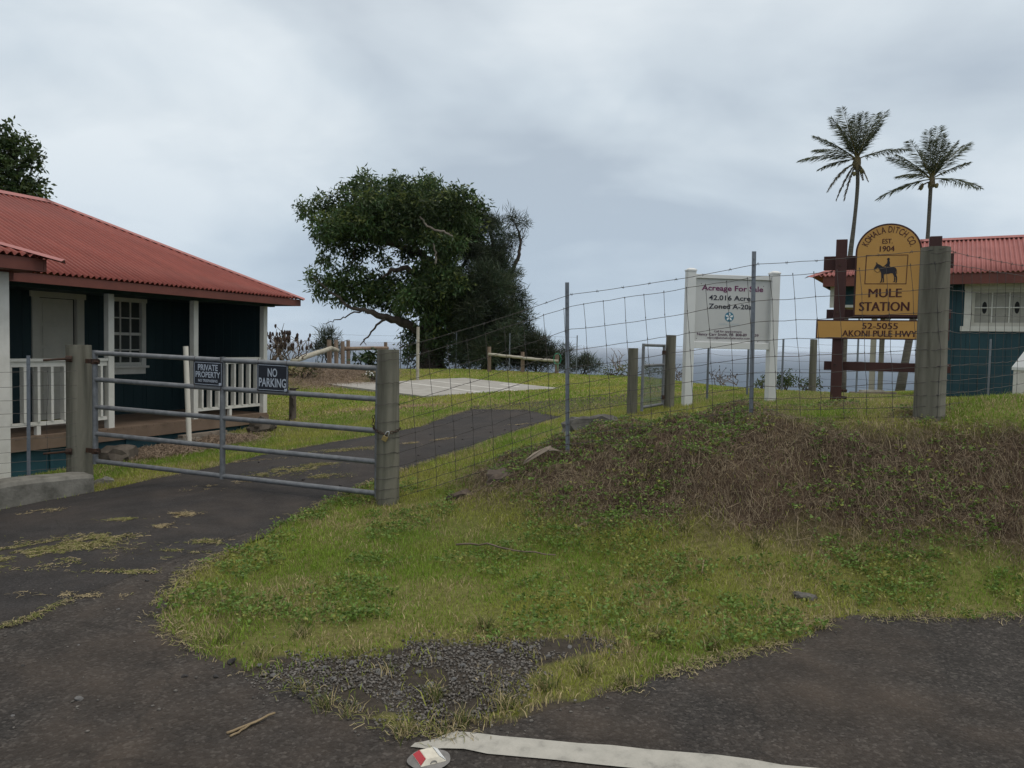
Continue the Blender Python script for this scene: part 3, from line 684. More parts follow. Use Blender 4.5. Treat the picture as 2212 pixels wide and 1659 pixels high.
prt(B, 'support_post', M_PALE, bh, ps-.06, ps+.06, .94, 1.06, bz-.5, vzb+.1)
mb = MB(); mb.bar(B.P(ps+.05, 1.0, vzb-.55), B.P(ps+.55, 1.0, vzb+.05), .08, .08); mesh_obj('knee_brace', mb, M_PALE, bh)
prt(B, 'support_post', M_PALE, bh, ps-.06, ps+.06, 2*R2-.8, 2*R2-.68, bz-.7, vzb+.1)
# window with board shutters behind the bars
M_BLIND = mat('shutter_board', (.33,.32,.28), (.28,.27,.235), scale=4, rough=.8)
bw = prt(B, 'window', M_BLIND, bh, fx0+.1, fx1-.1, WW+.035, WW+.05, fzb+.1, fzt-.1)
prt(B, 'window_frame', M_WHITE, bw, fx0, fx0+.13, WW-.035, WW+.045, fzb+.111, fzt-.131); prt(B, 'window_frame', M_WHITE, bw, fx1-.13, fx1, WW-.035, WW+.045, fzb+.111, fzt-.131)
prt(B, 'window_frame', M_WHITE, bw, fx0-.01, fx1+.01, WW-.04, WW+.045, fzt-.13, fzt); prt(B, 'window_sill', M_WHITE, bw, fx0-.06, fx1+.06, WW-.06, WW+.045, fzb, fzb+.11)
i0, i1 = fx0+.2, fx1-.2; z0_, z1_ = fzb+.19, fzt-.2
for a, b_, c_, d_ in ((fx0+.131, i0, fzb+.111, fzt-.131), (i1, fx1-.131, fzb+.111, fzt-.131)): prt(B, 'sash', M_CREAM, bw, a, b_, WW+.0, WW+.03, c_, d_)
for a, b_ in ((fzb+.111, z0_), (z1_, fzt-.131)): prt(B, 'sash', M_CREAM, bw, i0+.001, i1-.001, WW+.002, WW+.03, a, b_)
for j in (1, 2): q = i0+(i1-i0)*j/3; prt(B, 'glazing_bar', M_WHITE, bw, q-.012, q+.012, WW+.008, WW+.032, z0_+.001, z1_-.001)
prt(B, 'glazing_bar', M_WHITE, bw, i0+.001, i1-.001, WW+.010, WW+.031, (z0_+z1_)/2-.012, (z0_+z1_)/2+.012)
for q in (i0+(i1-i0)*.19, i0+(i1-i0)*.81):
    pts = [(q+.045*math.cos(a), (z0_+z1_)/2+.13*math.copysign(abs(math.sin(a))**.8, math.sin(a))) for a in np.linspace(0, 2*math.pi, 20, endpoint=False)]
    mb = MB(); mb.prism(pts, B.o+n2v*(WW+.034), e2, Zv, -n2v, 0, .0015); mesh_obj('hand_hole', mb, M_DARK, bw)

# ---------------------------------------------------------------- kerb wall at the gate
M_CURB = mat('kerb_concrete', (.075,.072,.060), (.215,.205,.178), (.155,.148,.128), scale=6, rough=.9, bump=.5, bscale=35, lo=.28, hi=.68, detail=9)
ka = CURB_A+(CURB_A-CURB_B)*.9; kb_ = CURB_B; dk = (kb_-ka).normalized(); dk.z = 0; dk.normalize(); nk = Vector((-dk.y, dk.x, 0))
if nk.y < 0: nk = -nk
mb = MB(); secs = []
Lk = (Vector((kb_.x, kb_.y, 0))-Vector((ka.x, ka.y, 0))).length
prof = lambda hgt, wd: [(0, -.3), (.0, hgt*.82), (.025, hgt), (wd-.03, hgt+.01), (wd, hgt*.9), (wd, -.3)]
ts = [0, .12, .25, .4, .55, .7, .82, .92, .97, 1.0]; n_ = 6; vs = []; fs = []
for i, tq in enumerate(ts):
    p = Vector((ka.x, ka.y, 0)).lerp(Vector((kb_.x, kb_.y, 0)), tq); z = gz(p.x, p.y); hgt = .22+.05*math.sin(tq*3.2)+random.uniform(-.012, .012)
    if tq > .95: hgt *= .96 if tq < .99 else .86
    bow = .05*math.sin(tq*3.14)
    for (u, v) in prof(hgt, .28): vs.append(p+nk*(u+bow-.02)+Zv*(z+v))
for i in range(len(ts)-1):
    for j in range(n_-1): fs.append((i*n_+j, (i+1)*n_+j, (i+1)*n_+j+1, i*n_+j+1))
fs += [tuple(range(n_)), tuple(((len(ts)-1)*n_+j) for j in range(n_-1, -1, -1))]
mb.add(vs, fs)
kerb = mesh_obj('concrete_kerb', mb, M_CURB, loc=ka); setp(kerb, 'low weathered concrete kerb wall carrying the wire fence beside the porch house', 'kerb'); bevel(kerb, .015, 2)
# ================================================================ GATE, FENCES, SIGNS
M_GALV = mat('galvanised_tube', (.125,.130,.136), (.215,.222,.230), (.168,.174,.181), scale=14, rough=.5, bump=.05, bscale=60, metal=.35, lo=.3, hi=.7)
M_TPOST = mat('galvanised_post', (.13,.145,.165), (.20,.22,.245), scale=9, rough=.55, metal=.3, stretch=(1,1,.4))
M_POST = mat('weathered_post', (.078,.072,.053), (.205,.192,.152), (.140,.134,.104), scale=9, rough=.9, bump=.35, bscale=16, stretch=(1,1,.10), lo=.3, hi=.72, dist=.6)
M_POSTB = mat('brown_log', (.150,.105,.075), (.26,.195,.145), scale=9, rough=.9, bump=.35, bscale=16, stretch=(1,1,.12), lo=.3, hi=.7)
M_LOGP = mat('pale_log', (.30,.27,.21), (.42,.40,.33), scale=7, rough=.9, bump=.3, bscale=16)
M_WIRE = mat('fence_wire', (.055,.052,.050), (.10,.088,.078), scale=20, rough=.6, metal=.4)
M_RUST = mat('rusty_wire', (.075,.045,.035), (.12,.085,.065), scale=20, rough=.75, metal=.2)
M_RUSTC = mat('rusty_iron', (.035,.024,.020), (.085,.045,.028), scale=25, rough=.8, metal=.3)
M_BRASS = mat('brass_lock', (.36,.27,.11), (.28,.21,.09), scale=20, rough=.35, metal=.7)
M_STEEL = mat('steel_shackle', (.55,.55,.55), (.45,.45,.45), scale=20, rough=.3, metal=.8)
M_SIGNW = mat('white_vinyl', (.66,.665,.65), (.60,.605,.59), scale=2, rough=.45, spec=.45)
M_PANEL = mat('sign_panel_white', (.52,.525,.515), (.49,.495,.485), scale=3, rough=.5)
M_PURP = mat('purple_print', (.13,.018,.085), (.15,.022,.095), rough=.5)
M_INK = mat('dark_print', (.022,.022,.035), (.03,.03,.045), rough=.5)
M_PRINT2 = mat('plum_print', (.07,.02,.055), (.08,.025,.06), rough=.5)
M_LOGO = mat('blue_logo', (.045,.17,.25), (.06,.20,.29), rough=.5)
M_LOGOW = mat('white_petal', (.72,.74,.74), (.66,.7,.72), rough=.5)
M_PALEINK = mat('pale_grey_print', (.40,.47,.50), (.44,.50,.53), rough=.5)
M_OCHRE = mat('ochre_board', (.46,.245,.062), (.52,.285,.078), scale=3, rough=.6, lo=.3, hi=.7)
M_MAROON = mat('maroon_stain', (.045,.016,.014), (.065,.024,.020), scale=5, rough=.65, stretch=(1,1,.2))
M_BROWNINK = mat('maroon_lettering', (.050,.010,.008), (.065,.014,.010), rough=.6)
M_MULE = mat('mule_print', (.014,.012,.016), (.02,.016,.02), rough=.6)
M_BLACKP = mat('black_sign_plastic', (.008,.010,.017), (.012,.014,.022), rough=.45)
M_GREYP = mat('grey_sign_print', (.36,.40,.46), (.40,.44,.50), rough=.5)

# ---- text
def _text2d(body, offset=0.0, spacing=1.0):
    cu = bpy.data.curves.new('t', 'FONT'); cu.body = body; cu.size = 1.0; cu.offset = offset; cu.space_character = spacing; cu.resolution_u = 3; cu.fill_mode = 'BOTH'
    ob = bpy.data.objects.new('t', cu); COL.objects.link(ob)
    dg = bpy.context.evaluated_depsgraph_get(); me = bpy.data.meshes.new_from_object(ob.evaluated_get(dg))
    v = np.array([(p.co.x, p.co.y) for p in me.vertices]); f = [tuple(p.vertices) for p in me.polygons]
    bpy.data.objects.remove(ob); bpy.data.curves.remove(cu); bpy.data.meshes.remove(me)
    return v, f
CAPH = float(np.ptp(_text2d('H')[0][:, 1]))
def lettering(parent, body, m, o, ex, ey, n_, cx, base, width, cap, offset=0.0, lift=.002, spacing=1.0, name='lettering', left=False, fat=0):
    v, f = _text2d(body, offset, spacing); x0, x1 = v[:, 0].min(), v[:, 0].max(); sx = width/(x1-x0); sy = cap/CAPH
    mb = MB(); o = Vector(o); xo = cx if left else cx-width/2
    if fat:
        for q, sh in enumerate((-fat, 0, fat)): mb.add([o+ex*((p[0]-x0)*sx+xo+sh*cap)+ey*(p[1]*sy+base)+n_*(lift+.0004*q) for p in v], f)
        return mesh_obj(name, mb, m, parent)
    mb.add([o+ex*((p[0]-x0)*sx+xo)+ey*(p[1]*sy+base)+n_*lift for p in v], f)
    return mesh_obj(name, mb, m, parent)

# ---------------------------------------------------------------- gate
gl = at(205, 757, 8.8); gr = at(822, 790, 7.58)
gx_ = Vector((gr.x-gl.x, gr.y-gl.y, 0)); GLEN = gx_.length; gx_.normalize(); gn = Vector((gx_.y, -gx_.x, 0))
if gn.y > 0: gn = -gn
gslope = (gr.z-gl.z)/GLEN
def GP(u, v, d=0): return Vector((gl.x, gl.y, 0))+gx_*u+Zv*(gl.z-.027+gslope*u-v)+gn*d
gate = thing('tube_gate', 'grey galvanised steel farm gate with five rails closing the driveway', 'gate', GP(0, 1.3))
for v in (0, .305, .62, .93, 1.245):
    mb = MB(); mb.tube([GP(0, v), GP(GLEN*.5, v+.004), GP(GLEN, v)], .027, 12); smooth_by_angle(mesh_obj('rail', mb, M_GALV, gate))
um = (Vector((at(487, 880, 8.25).x-gl.x, at(487, 880, 8.25).y-gl.y, 0))).dot(gx_)
for u in (0, um, GLEN-.02):
    mb = MB(); mb.tube([GP(u, -.03), GP(u, 1.28)], .030, 12); up_ = smooth_by_angle(mesh_obj('upright', mb, M_GALV, gate))
for v in (.10, 1.13):
    mb = MB(); mb.tube([GP(0, v-.03), GP(0, v+.03)], .042, 10); mb.bar(GP(-.13, v, .0), GP(.06, v, .0), .03, .05); mb.tube([GP(.02, v, .03), GP(.09, v, .035)], .012, 8)
    mesh_obj('hinge_clamp', mb, M_RUSTC, gate)
def post_round(name, base, top, r0, r1, m, parent=None, n=18, seed=0, loc=None):
    rr = random.Random(seed); mb = MB(); base = Vector(base); top = Vector(top); k = 7; vs = []; fs = []
    d = top-base; ax = d.normalized(); x = ax.cross(Vector((0, 1, 0))).normalized(); y = ax.cross(x)
    wob = [rr.uniform(-.025, .025) for _ in range(n)]
    for i in range(k+1):
        t_ = i/k; r = r0+(r1-r0)*t_
        for j in range(n):
            a = 2*math.pi*j/n; vs.append(base+d*t_+(x*math.cos(a)+y*math.sin(a))*r*(1+wob[j]+rr.uniform(-.008, .008)))
    for i in range(k):
        for j in range(n): fs.append((i*n+j, i*n+(j+1) % n, (i+1)*n+(j+1) % n, (i+1)*n+j))
    fs.append(tuple(k*n+j for j in range(n))); fs.append(tuple(n-1-j for j in range(n)))
    mb.add(vs, fs); o = mesh_obj(name, mb, m, parent, loc=loc); smooth_by_angle(o, 50); return o
pb = at(173, 1045, 8.92); pt = at(170, 745, 8.92)
gp1 = thing('gate_post', 'thick round wooden post hinging the steel gate behind the concrete kerb', 'post', pb)
post_round('timber', pb-Zv*.3, pt, .140, .132, M_POST, gp1, seed=1)
for py in (775, 975):
    q = at(150, py, 8.78); mb = MB(); mb.tube([q, q+Vector((-.24, -.10, -.02))], .013, 8); mb.tube([q+Vector((.03,.0,0)), q+Vector((-.03, -.02, 0))], .034, 8); mesh_obj('hinge_bolt', mb, M_RUSTC, gp1)
pb = ground(838, 1092, 6.5); pb = Vector((at(838, 1087, 7.6).x, 7.6, pb.z)); pt = at(839, 755, 7.6)
gp2 = thing('gate_post', 'stout round wooden post with rusty chain wrapped round it and the wire fence tied on', 'post', pb)
post_round('timber', pb-Zv*.3, pt, .117, .108, M_POST, gp2, seed=2); LATCH = Vector((pt.x, pt.y, 0))
# signs on the gate
def gate_sign(px0, px1, py_mid, hgt, label, lines):
    u0, u1 = [(lambda d: (Vector((0, 0, EYE))+d*((gn.dot(GP(0, 0, .033)-Vector((0, 0, EYE))))/d.dot(gn))))(ray(px, py_mid)) for px in (px0, px1)]
    ua = (u0-GP(0, 0)).dot(gx_); ub = (u1-GP(0, 0)).dot(gx_); wd = ub-ua; zc = (u0.z+u1.z)/2
    ex = (gx_+Zv*gslope).normalized(); ey = Zv.copy(); o = (u0+u1)/2-ex*wd/2; o.z = zc-hgt/2-gslope*wd/2
    root = thing('gate_sign', label, 'sign', o)
    mb = MB(); mb.box(o+ex*wd/2+ey*hgt/2, ex, gn, ey, wd/2, .0012, hgt/2); mesh_obj('plate', mb, M_BLACKP, root)
    b = .012; mb = MB()
    for (x0, y0, x1, y1) in ((b, b, wd-b, b+.005), (b, hgt-b-.005, wd-b, hgt-b), (b, b+.0051, b+.005, hgt-b-.0051), (wd-b-.005, b+.0051, wd-b, hgt-b-.0051)):
        mb.quad(o+ex*x0+ey*y0+gn*.003, o+ex*x1+ey*y0+gn*.003, o+ex*x1+ey*y1+gn*.003, o+ex*x0+ey*y1+gn*.003)
    mesh_obj('border', mb, M_GREYP, root)
    for (txt, cx, base, wid, cap) in lines: lettering(root, txt, M_GREYP, o, ex, ey, gn, wd*cx, hgt*base, wd*wid, hgt*cap, .02, .003)
    mb = MB(); mb.quad(*[o+ex*(wd-.012+a)+ey*(.008+c_)+gn*.0042 for a, c_ in ((-.035, 0), (0, 0), (0, .03), (-.035, .03))]); mesh_obj('corner_label', mb, M_GREYP, root)
    for x in (.05, .95):
        for y, s_ in ((1, 1), (0, -1)):
            p = o+ex*wd*x+ey*hgt*y; mb = MB(); mb.tube([p+gn*.004-ey*.02*s_, p+gn*.008+ey*.012*s_, p+ey*.03*s_+gn*.01, p+ey*.05*s_+gn*.004+ex*.006], .0022, 5); mesh_obj('tie_wire', mb, M_RUSTC, root)
gate_sign(418, 481, 807, .262, 'black private property sign wired between the top gate rails', [('PRIVATE', .5, .63, .68, .235), ('PROPERTY', .5, .345, .84, .225), ('NO TRESPASSING', .5, .155, .66, .105)])
gate_sign(555, 623, 816, .285, 'black no parking sign wired between the top gate rails', [('NO', .5, .54, .30, .29), ('PARKING', .5, .17, .86, .30)])
# chain and padlock
cz = at(838, 932, 7.5).z
chain = thing('chain', 'rusty chain looped round the wooden gate post above the driveway', 'chain', (LATCH.x, LATCH.y-.12, cz))
def link(c, t_, nrm, r=.013, l=.020, w_=.0035):
    t_ = t_.normalized(); n_ = nrm-t_*nrm.dot(t_); n_.normalize(); pts = []
    for a in np.linspace(0, 2*math.pi, 13): pts.append(c+t_*math.cos(a)*l+n_*math.sin(a)*r)
    mb = MB(); mb.tube(pts, w_, 6, cap=False); return mb
def arc(a, z): return Vector((LATCH.x+.128*math.sin(a), LATCH.y-.128*math.cos(a), z))
a0, a1 = -1.75, 1.45; K = 15
for i in range(K):
    t_ = i/(K-1); a = a0+(a1-a0)*t_; z = cz+.05*abs(t_-.55)*2-.025
    c_ = arc(a, z); d_ = arc(a+.08, z)-c_; out_ = Vector((math.sin(a), -math.cos(a), 0))
    if i == 9: continue
    mesh_obj('link', link(c_, d_, (out_ if i % 2 else Zv)), M_RUSTC, chain, smooth=True)
for i in range(4):
    c_ = arc(-1.7, cz+.03+.034*i)+Vector((-.01, -.03, 0)); mesh_obj('link', link(c_, Zv+Vector((.2*(i % 2), 0, 0)), Vector((1, 0, 0)) if i % 2 else Vector((0, 1, 0))), M_RUSTC, chain, smooth=True)
pc = arc(.12, cz-.035)+Vector((0, -.02, 0))
lock = thing('padlock', 'small brass padlock hanging crooked from the rusty chain', 'padlock', pc)
ta = -.48; ex = Vector((math.cos(ta), 0, math.sin(ta))); ey = Vector((-math.sin(ta), 0, math.cos(ta)))
mb = MB(); mb.box(pc-ey*.035, ex, Vector((0, 1, 0)), ey, .026, .011, .024); bevel(mesh_obj('lock_body', mb, M_BRASS, lock), .003, 2)
mb = MB(); mb.tube([pc+ex*(.018*math.cos(a))+ey*(-.012 if False else .0)+ey*(.045*max(0, math.sin(a)))-(ey*.012 if math.sin(a) < .05 else ey*0) for a in np.linspace(0, math.pi, 11)], .0045, 8); mesh_obj('shackle', mb, M_STEEL, lock, smooth=True)

# ---------------------------------------------------------------- wire fences
def tpost(base, top, parent, tip=True):
    base = Vector(base); top = Vector(top); d = (top-base).normalized(); x = Vector((1, 0, 0))-d*d.x; x.normalize(); y = d.cross(x); c_ = (base-d*.25+top)/2; hl = (top-base).length/2+.125
    mb = MB(); mb.box(c_, x, y, d, .019, .003, hl); mb.box(c_+y*.0171, x, y, d, .003, .014, hl)
    k = 0.1
    while k < (top-base).length-.05:
        mb.box(base+d*k-y*.0055, x, y, d, .006, .0025, .007); k += .055
    return mesh_obj('metal_post', mb, M_TPOST, parent)
def wire_run(pts, r, seed, wob=.006, step=.12):
    rr = random.Random(seed); P = []
    for i in range(len(pts)-1):
        a, b_ = Vector(pts[i]), Vector(pts[i+1]); n_ = max(2, int((b_-a).length/step)); sag = rr.uniform(.0, .02)
        for j in range(n_):
            t_ = j/n_; P.append(a.lerp(b_, t_)-Zv*sag*4*t_*(1-t_)+Vector((rr.uniform(-wob, wob)*.5, rr.uniform(-wob, wob), rr.uniform(-wob, wob))))
    P.append(Vector(pts[-1])); return P
def add_barbs(mb, P, rr, gap=.13):
    acc = 0
    for i in range(len(P)-1):
        acc += (P[i+1]-P[i]).length
        if acc > gap:
            acc = 0; c_ = P[i]; d = (P[i+1]-P[i]).normalized()
            for s_ in (1, -1):
                u = Vector((rr.uniform(-.4, .4), rr.uniform(-.6, .6), rr.uniform(.6, 1))).normalized()*.016
                mb.tube([c_+d*.006*s_-u, c_+d*.006*s_+u], .0016, 3)
            mb.tube([c_-d*.012, c_+d*.012], .0042, 5)
HS = [1.385, 1.165, .965, .795, .64, .495, .365, .25, .15, .06]
def mesh_fence(root, posts, hs, barb, r, stay_gap, slant, seed, matw, stays=True, barbmat=None, vis=None):
    rr = random.Random(seed)
    for k, h in enumerate(hs):
        P = wire_run([Vector(p)+Zv*h*sc_ for p, sc_ in posts], r, seed+k)
        mb = MB(); mb.tube(P, r, 4); mesh_obj('wire', mb, matw, root)
    if barb:
        P = wire_run([Vector(p)+Zv*barb*sc_ for p, sc_ in posts], r, seed+99, .003); mb = MB(); mb.tube(P, r*1.05, 4); add_barbs(mb, P, rr); mesh_obj('barbed_wire', mb, barbmat or matw, root)
    if not stays: return
    segs = [(Vector(posts[i][0]), Vector(posts[i+1][0]), posts[i][1], posts[i+1][1]) for i in range(len(posts)-1)]
    for a, b_, sa, sb in segs:
        l = Vector((b_.x-a.x, b_.y-a.y, 0)).length; n_ = max(1, int(l/stay_gap))
        for j in range(n_):
            u = (j+.6)/n_; off = rr.uniform(-.01, .01); P = []
            for k, h in enumerate(hs):
                t_ = min(1, max(0, u+(off+slant*(1-(h/hs[0])**1.3))/l)); p = a.lerp(b_, t_)+Zv*h*(sa+(sb-sa)*t_)
                P.append(p+Vector((rr.uniform(-.006, .006), rr.uniform(-.006, .006), 0)))
            mb = MB(); mb.tube(P, r*.9, 4)
            for p in P: mb.tube([p-Zv*.008, p+Zv*.008], r*1.6, 4)
            mesh_obj('stay_wire', mb, matw, root)
g0 = Vector((LATCH.x+.11, LATCH.y-.05, gz(LATCH.x, LATCH.y)))
t1 = at(1226, 972, 7.4); t1t = at(1225, 610, 7.4); t2 = at(1622, 918, 7.1); t2t = at(1629, 543, 7.1); c1 = at(2006, 912, 6.6); c1t = at(2021, 535, 6.6)
fA = thing('wire_fence', 'wire mesh fence with one barbed strand climbing the grassy bank from the gate', 'fence', g0)
FR = -Vector((0, .03, 0))
mesh_fence(fA, [(g0, 1.03), (t1+FR, 1.0), (t2+FR, .985), (c1+FR*4.3, .98)], HS, 1.50, .0025, .178, .11, 5, M_WIRE)
tpost(t1, t1t, fA); tpost(t2, t2t, fA)
post_round('corner_post', c1-Zv*.3, c1t, .127, .115, M_POST, fA, seed=5)
c2 = at(2212, 900, 7.75); c2.z = gz(c2.x, c2.y); e3 = c2+(c2-c1).normalized()*3.0; e3.z = gz(e3.x, e3.y)
fB = thing('wire_fence', 'wire mesh fence running back from the round corner post past the teal house', 'fence', c1+Vector((.12, 0, 0)))
mesh_fence(fB, [(c1+Vector((.12, .03, 0)), .98), (c2+Zv*.0, .93), (e3, .93)], HS, 1.50, .0023, .17, .05, 31, M_WIRE)
tpost(e3, e3+Zv*1.6, fB)
# strands lapped round the posts
def wraps(root, c_, zs, r, wr, seed, m, a_from=-1.6, a_to=1.6):
    rr = random.Random(seed)
    for z in zs:
        P = [Vector((c_.x+r*math.sin(a), c_.y-r*math.cos(a), z+rr.uniform(-.006, .006)+.01*math.sin(a*2))) for a in np.linspace(a_from, a_to, 13)]
        mb = MB(); mb.tube(P, wr, 4); mesh_obj('wire', mb, m, root)
wraps(fA, LATCH, [g0.z+h*1.03 for h in HS+[1.45]], .122, .0024, 3, M_WIRE)
wraps(fA, Vector((c1.x+.004, c1.y, 0)), [c1.z+h*.98 for h in HS+[1.47]], .127, .0022, 4, M_WIRE)
# fence on the kerb, left of the gate
kp = [Vector((-4.98, 8.78, 0)), Vector((-5.18, 8.42, 0)), Vector((-5.62, 7.62, 0)), Vector((-6.1, 6.7, 0))]
q62 = at(62, 1042, 8.45); kp[1] = Vector((q62.x, q62.y, 0)); dkk = (kp[1]-kp[0]).normalized(); kp[2] = kp[1]+dkk*.9; kp[3] = kp[2]+dkk*1.0
ktop = q62.z
fC = thing('wire_fence', 'wire mesh fence standing on the concrete kerb in front of the white porch rail', 'fence', (kp[1].x, kp[1].y, ktop))
HC = [1.20, 1.04, .89, .74, .60, .46, .33, .21, .10]
mesh_fence(fC, [(Vector((p.x, p.y, ktop+.03)), 1.0) for p in kp], HC, None, .0022, .30, .02, 71, M_WIRE)
tp = tpost(Vector((kp[1].x, kp[1].y, ktop-.05)), at(61, 768, 8.45), fC)
mb = MB(); mb.rock(Vector((kp[1].x, kp[1].y, ktop)), .065, 3, 2, (1, 1, 1.5)); mesh_obj('post_footing', mb, M_RUSTC, fC)

# rear paddock fence with the little mesh gate
def G2(px, py, Y): p = at(px, py, Y); return p
wp = [(1365, 898, 752, 10.9, .075), (1444, 884, 724, 11.3, .078)]
rp = [G2(1444, 884, 11.3), G2(1527, 866, 13.0), G2(1613, 866, 13.6), G2(1688, 852, 14.8), G2(1754, 852, 15.4)]
fD = thing('wire_fence', 'paddock fence of smooth strands behind the white for sale board', 'fence', rp[0])
for i, p in enumerate(rp):
    z = p.z
    if i in (1, 2, 3): tpost(p, p+Zv*(1.0+.02*i), fD)
post_round('fence_post', rp[0]-Zv*.2, at(1450, 724, 11.3), .080, .073, M_POST, fD, seed=8)
post_round('fence_post', rp[4]-Zv*.2, at(1758, 733, 15.4), .075, .068, M_POST, fD, seed=9)
mesh_fence(fD, [(p, 1.0) for p in rp], [.93, .80, .66, .50, .34, .18], None, .0022, .3, 0, 81, M_WIRE, stays=False)
r2 = [rp[4], at(1849, 855, 15.3), Vector((9.3, 15.0, gz(9.3, 15.0))), Vector((12.5, 13.2, gz(12.5, 13.2)))]
fE = thing('wire_fence', 'strand fence crossing in front of the teal house behind the yellow sign', 'fence', r2[1])
mesh_fence(fE, [(p, 1.0) for p in r2], [1.0, .85, .68, .5, .33, .17], None, .0022, .3, 0, 91, M_WIRE, stays=False)
tpost(r2[1], r2[1]+Zv*1.55, fE); tpost(r2[2], r2[2]+Zv*1.2, fE); tpost(r2[3], r2[3]+Zv*1.2, fE)
hp = G2(1365, 900, 10.9)
go = thing('fence_post', 'short round wooden post beside the open mesh gate', 'post', hp)
post_round('timber', hp-Zv*.25, at(1368, 752, 10.9), .076, .070, M_POST, go, seed=12)
ga = at(1386, 890, 10.45); gb = at(1431, 876, 11.25); top_ = at(1386, 742, 10.45).z
pg_ = thing('mesh_gate', 'narrow galvanised walk gate with barred mesh standing open', 'gate', gb)
gd = Vector((gb.x-ga.x, gb.y-ga.y, 0)); gl_ = gd.length; gd.normalize(); zb0 = ga.z+.04; zt0 = top_
def Q(u, z): return Vector((ga.x, ga.y, 0))+gd*u+Zv*z
for nm, a, b_, r_ in [('upright', Q(0, zb0-.03), Q(0, zt0), .021), ('upright', Q(gl_, zb0), Q(gl_, zt0-.0), .021), ('rail', Q(0, zt0-.02), Q(gl_, zt0-.02), .021), ('rail', Q(0, zt0-.30), Q(gl_, zt0-.30), .021), ('rail', Q(0, zb0+.02), Q(gl_, zb0+.02), .021)]:
    mb = MB(); mb.tube([a, b_], r_, 10); smooth_by_angle(mesh_obj(nm, mb, M_GALV, pg_))
for i in range(1, 20):
    mb = MB(); u = gl_*i/20; mb.tube([Q(u, zb0+.03), Q(u, zt0-.31)], .0035, 5); mesh_obj('mesh_bar', mb, M_TPOST, pg_)
for z in np.linspace(zb0+.12, zt0-.4, 5):
    mb = MB(); mb.tube([Q(.02, z), Q(gl_-.02, z)], .0025, 4); mesh_obj('mesh_bar', mb, M_TPOST, pg_)
for z in (zt0-.12, zb0+.12):
    mb = MB(); mb.tube([Q(gl_-.03, z), Q(gl_+.10, z)], .014, 6); mb.tube([Q(gl_, z-.03), Q(gl_, z+.03)], .03, 8); mesh_obj('hinge', mb, M_RUSTC, pg_)

# ---------------------------------------------------------------- for-sale board
sa, sb = at(1483, 882, 11.5), at(1663, 869, 11.7)
sx = Vector((sb.x-sa.x, sb.y-sa.y, 0)); SW = sx.length; sx.normalize(); sn = Vector((sx.y, -sx.x, 0)); sn = sn if sn.y < 0 else -sn
zlo = min(sa.z, sb.z); ztop = at(1497, 580, 11.5).z
sale = thing('for_sale_sign', 'white vinyl for sale board on two capped posts beyond the mesh fence', 'sign', sa)
def SP(u, z, d=0): return Vector((sa.x, sa.y, 0))+sx*u+Zv*z+sn*d
for u, zb in ((0, sa.z), (SW, sb.z)):
    mb = MB(); mb.box(SP(u, (zb-.2+ztop-.04)/2), sx, sn, Zv, .0635, .0635, (ztop-.04-zb+.2)/2); po = bevel(mesh_obj('post', mb, M_SIGNW, sale), .004, 1)
    mb = MB(); h = .07; z0 = ztop-.04; o_ = [SP(u-h, z0, -h), SP(u+h, z0, -h), SP(u+h, z0, h), SP(u-h, z0, h)]
    mb.add(o_+[p+Zv*.02 for p in o_]+[SP(u-.035, z0+.045, -.035), SP(u+.035, z0+.045, -.035), SP(u+.035, z0+.045, .035), SP(u-.035, z0+.045, .035)],
           [(0,1,2,3),(0,4,5,1),(1,5,6,2),(2,6,7,3),(3,7,4,0),(4,8,9,5),(5,9,10,6),(6,10,11,7),(7,11,8,4),(8,11,10,9)]); mesh_obj('post_cap', mb, M_SIGNW, po)
pz1 = ztop-.085; pz0 = at(1500, 745, 11.5).z
for z in (pz1-.025, pz0):
    mb = MB(); mb.box(SP(SW/2, z), sx, sn, Zv, SW/2-.064, .04, .05 if z == pz0 else .03); bevel(mesh_obj('rail', mb, M_SIGNW, sale), .004, 1)
PB, PT = pz0+.051, pz1-.056
mb = MB(); mb.box(SP(SW/2, (PB+PT)/2, .0), sx, sn, Zv, SW/2-.0645, .012, (PT-PB)/2); panel = mesh_obj('panel', mb, M_PANEL, sale)
ph = PT-PB; pwid = SW-.128; o_ = SP(.064, PB, .012)
fx = lambda x: (x-418)/667*pwid
fy = lambda y: (930-y)/600*ph
def sl_(txt, m, xa, xb, base, cap, off, **k): lettering(panel, txt, m, o_, sx, Zv, sn, fx((xa+xb)/2), fy(base), fx(xb)-fx(xa), cap/600*ph, off, .003, **k)
sl_('Acreage For Sale', M_PURP, 478, 1020, 440, 48, .022); sl_('42.016 Acres', M_INK, 543, 938, 530, 44, .022); sl_('Zoned A-20a', M_INK, 543, 925, 611, 44, .022)
sl_('aloha kohala', M_PALEINK, 637, 818, 767, 22, 0); sl_('realty', M_PALEINK, 688, 762, 790, 10, 0, spacing=1.5)
sl_('Call for appointment.', M_PRINT2, 598, 846, 837, 20, .012); sl_('Nancy Carr Smith, PB', M_PRINT2, 450, 770, 870, 25, .015); sl_('808-89', M_PRINT2, 790, 888, 870, 25, .015); sl_('2239', M_PRINT2, 924, 993, 872, 25, .015)
sl_('nancy@alohakohalarealty.com', M_PRINT2, 540, 915, 898, 18, .010)
lc = (fx(728), fy(688)); lr = 40/667*pwid
pts = [(lc[0]+lr*math.cos(a), lc[1]+lr*math.sin(a)) for a in np.linspace(0, 2*math.pi, 32, endpoint=False)]
mb = MB(); mb.prism(pts, o_, sx, Zv, sn, 0, .0025); logo = mesh_obj('logo', mb, M_LOGO, panel)
mb = MB()
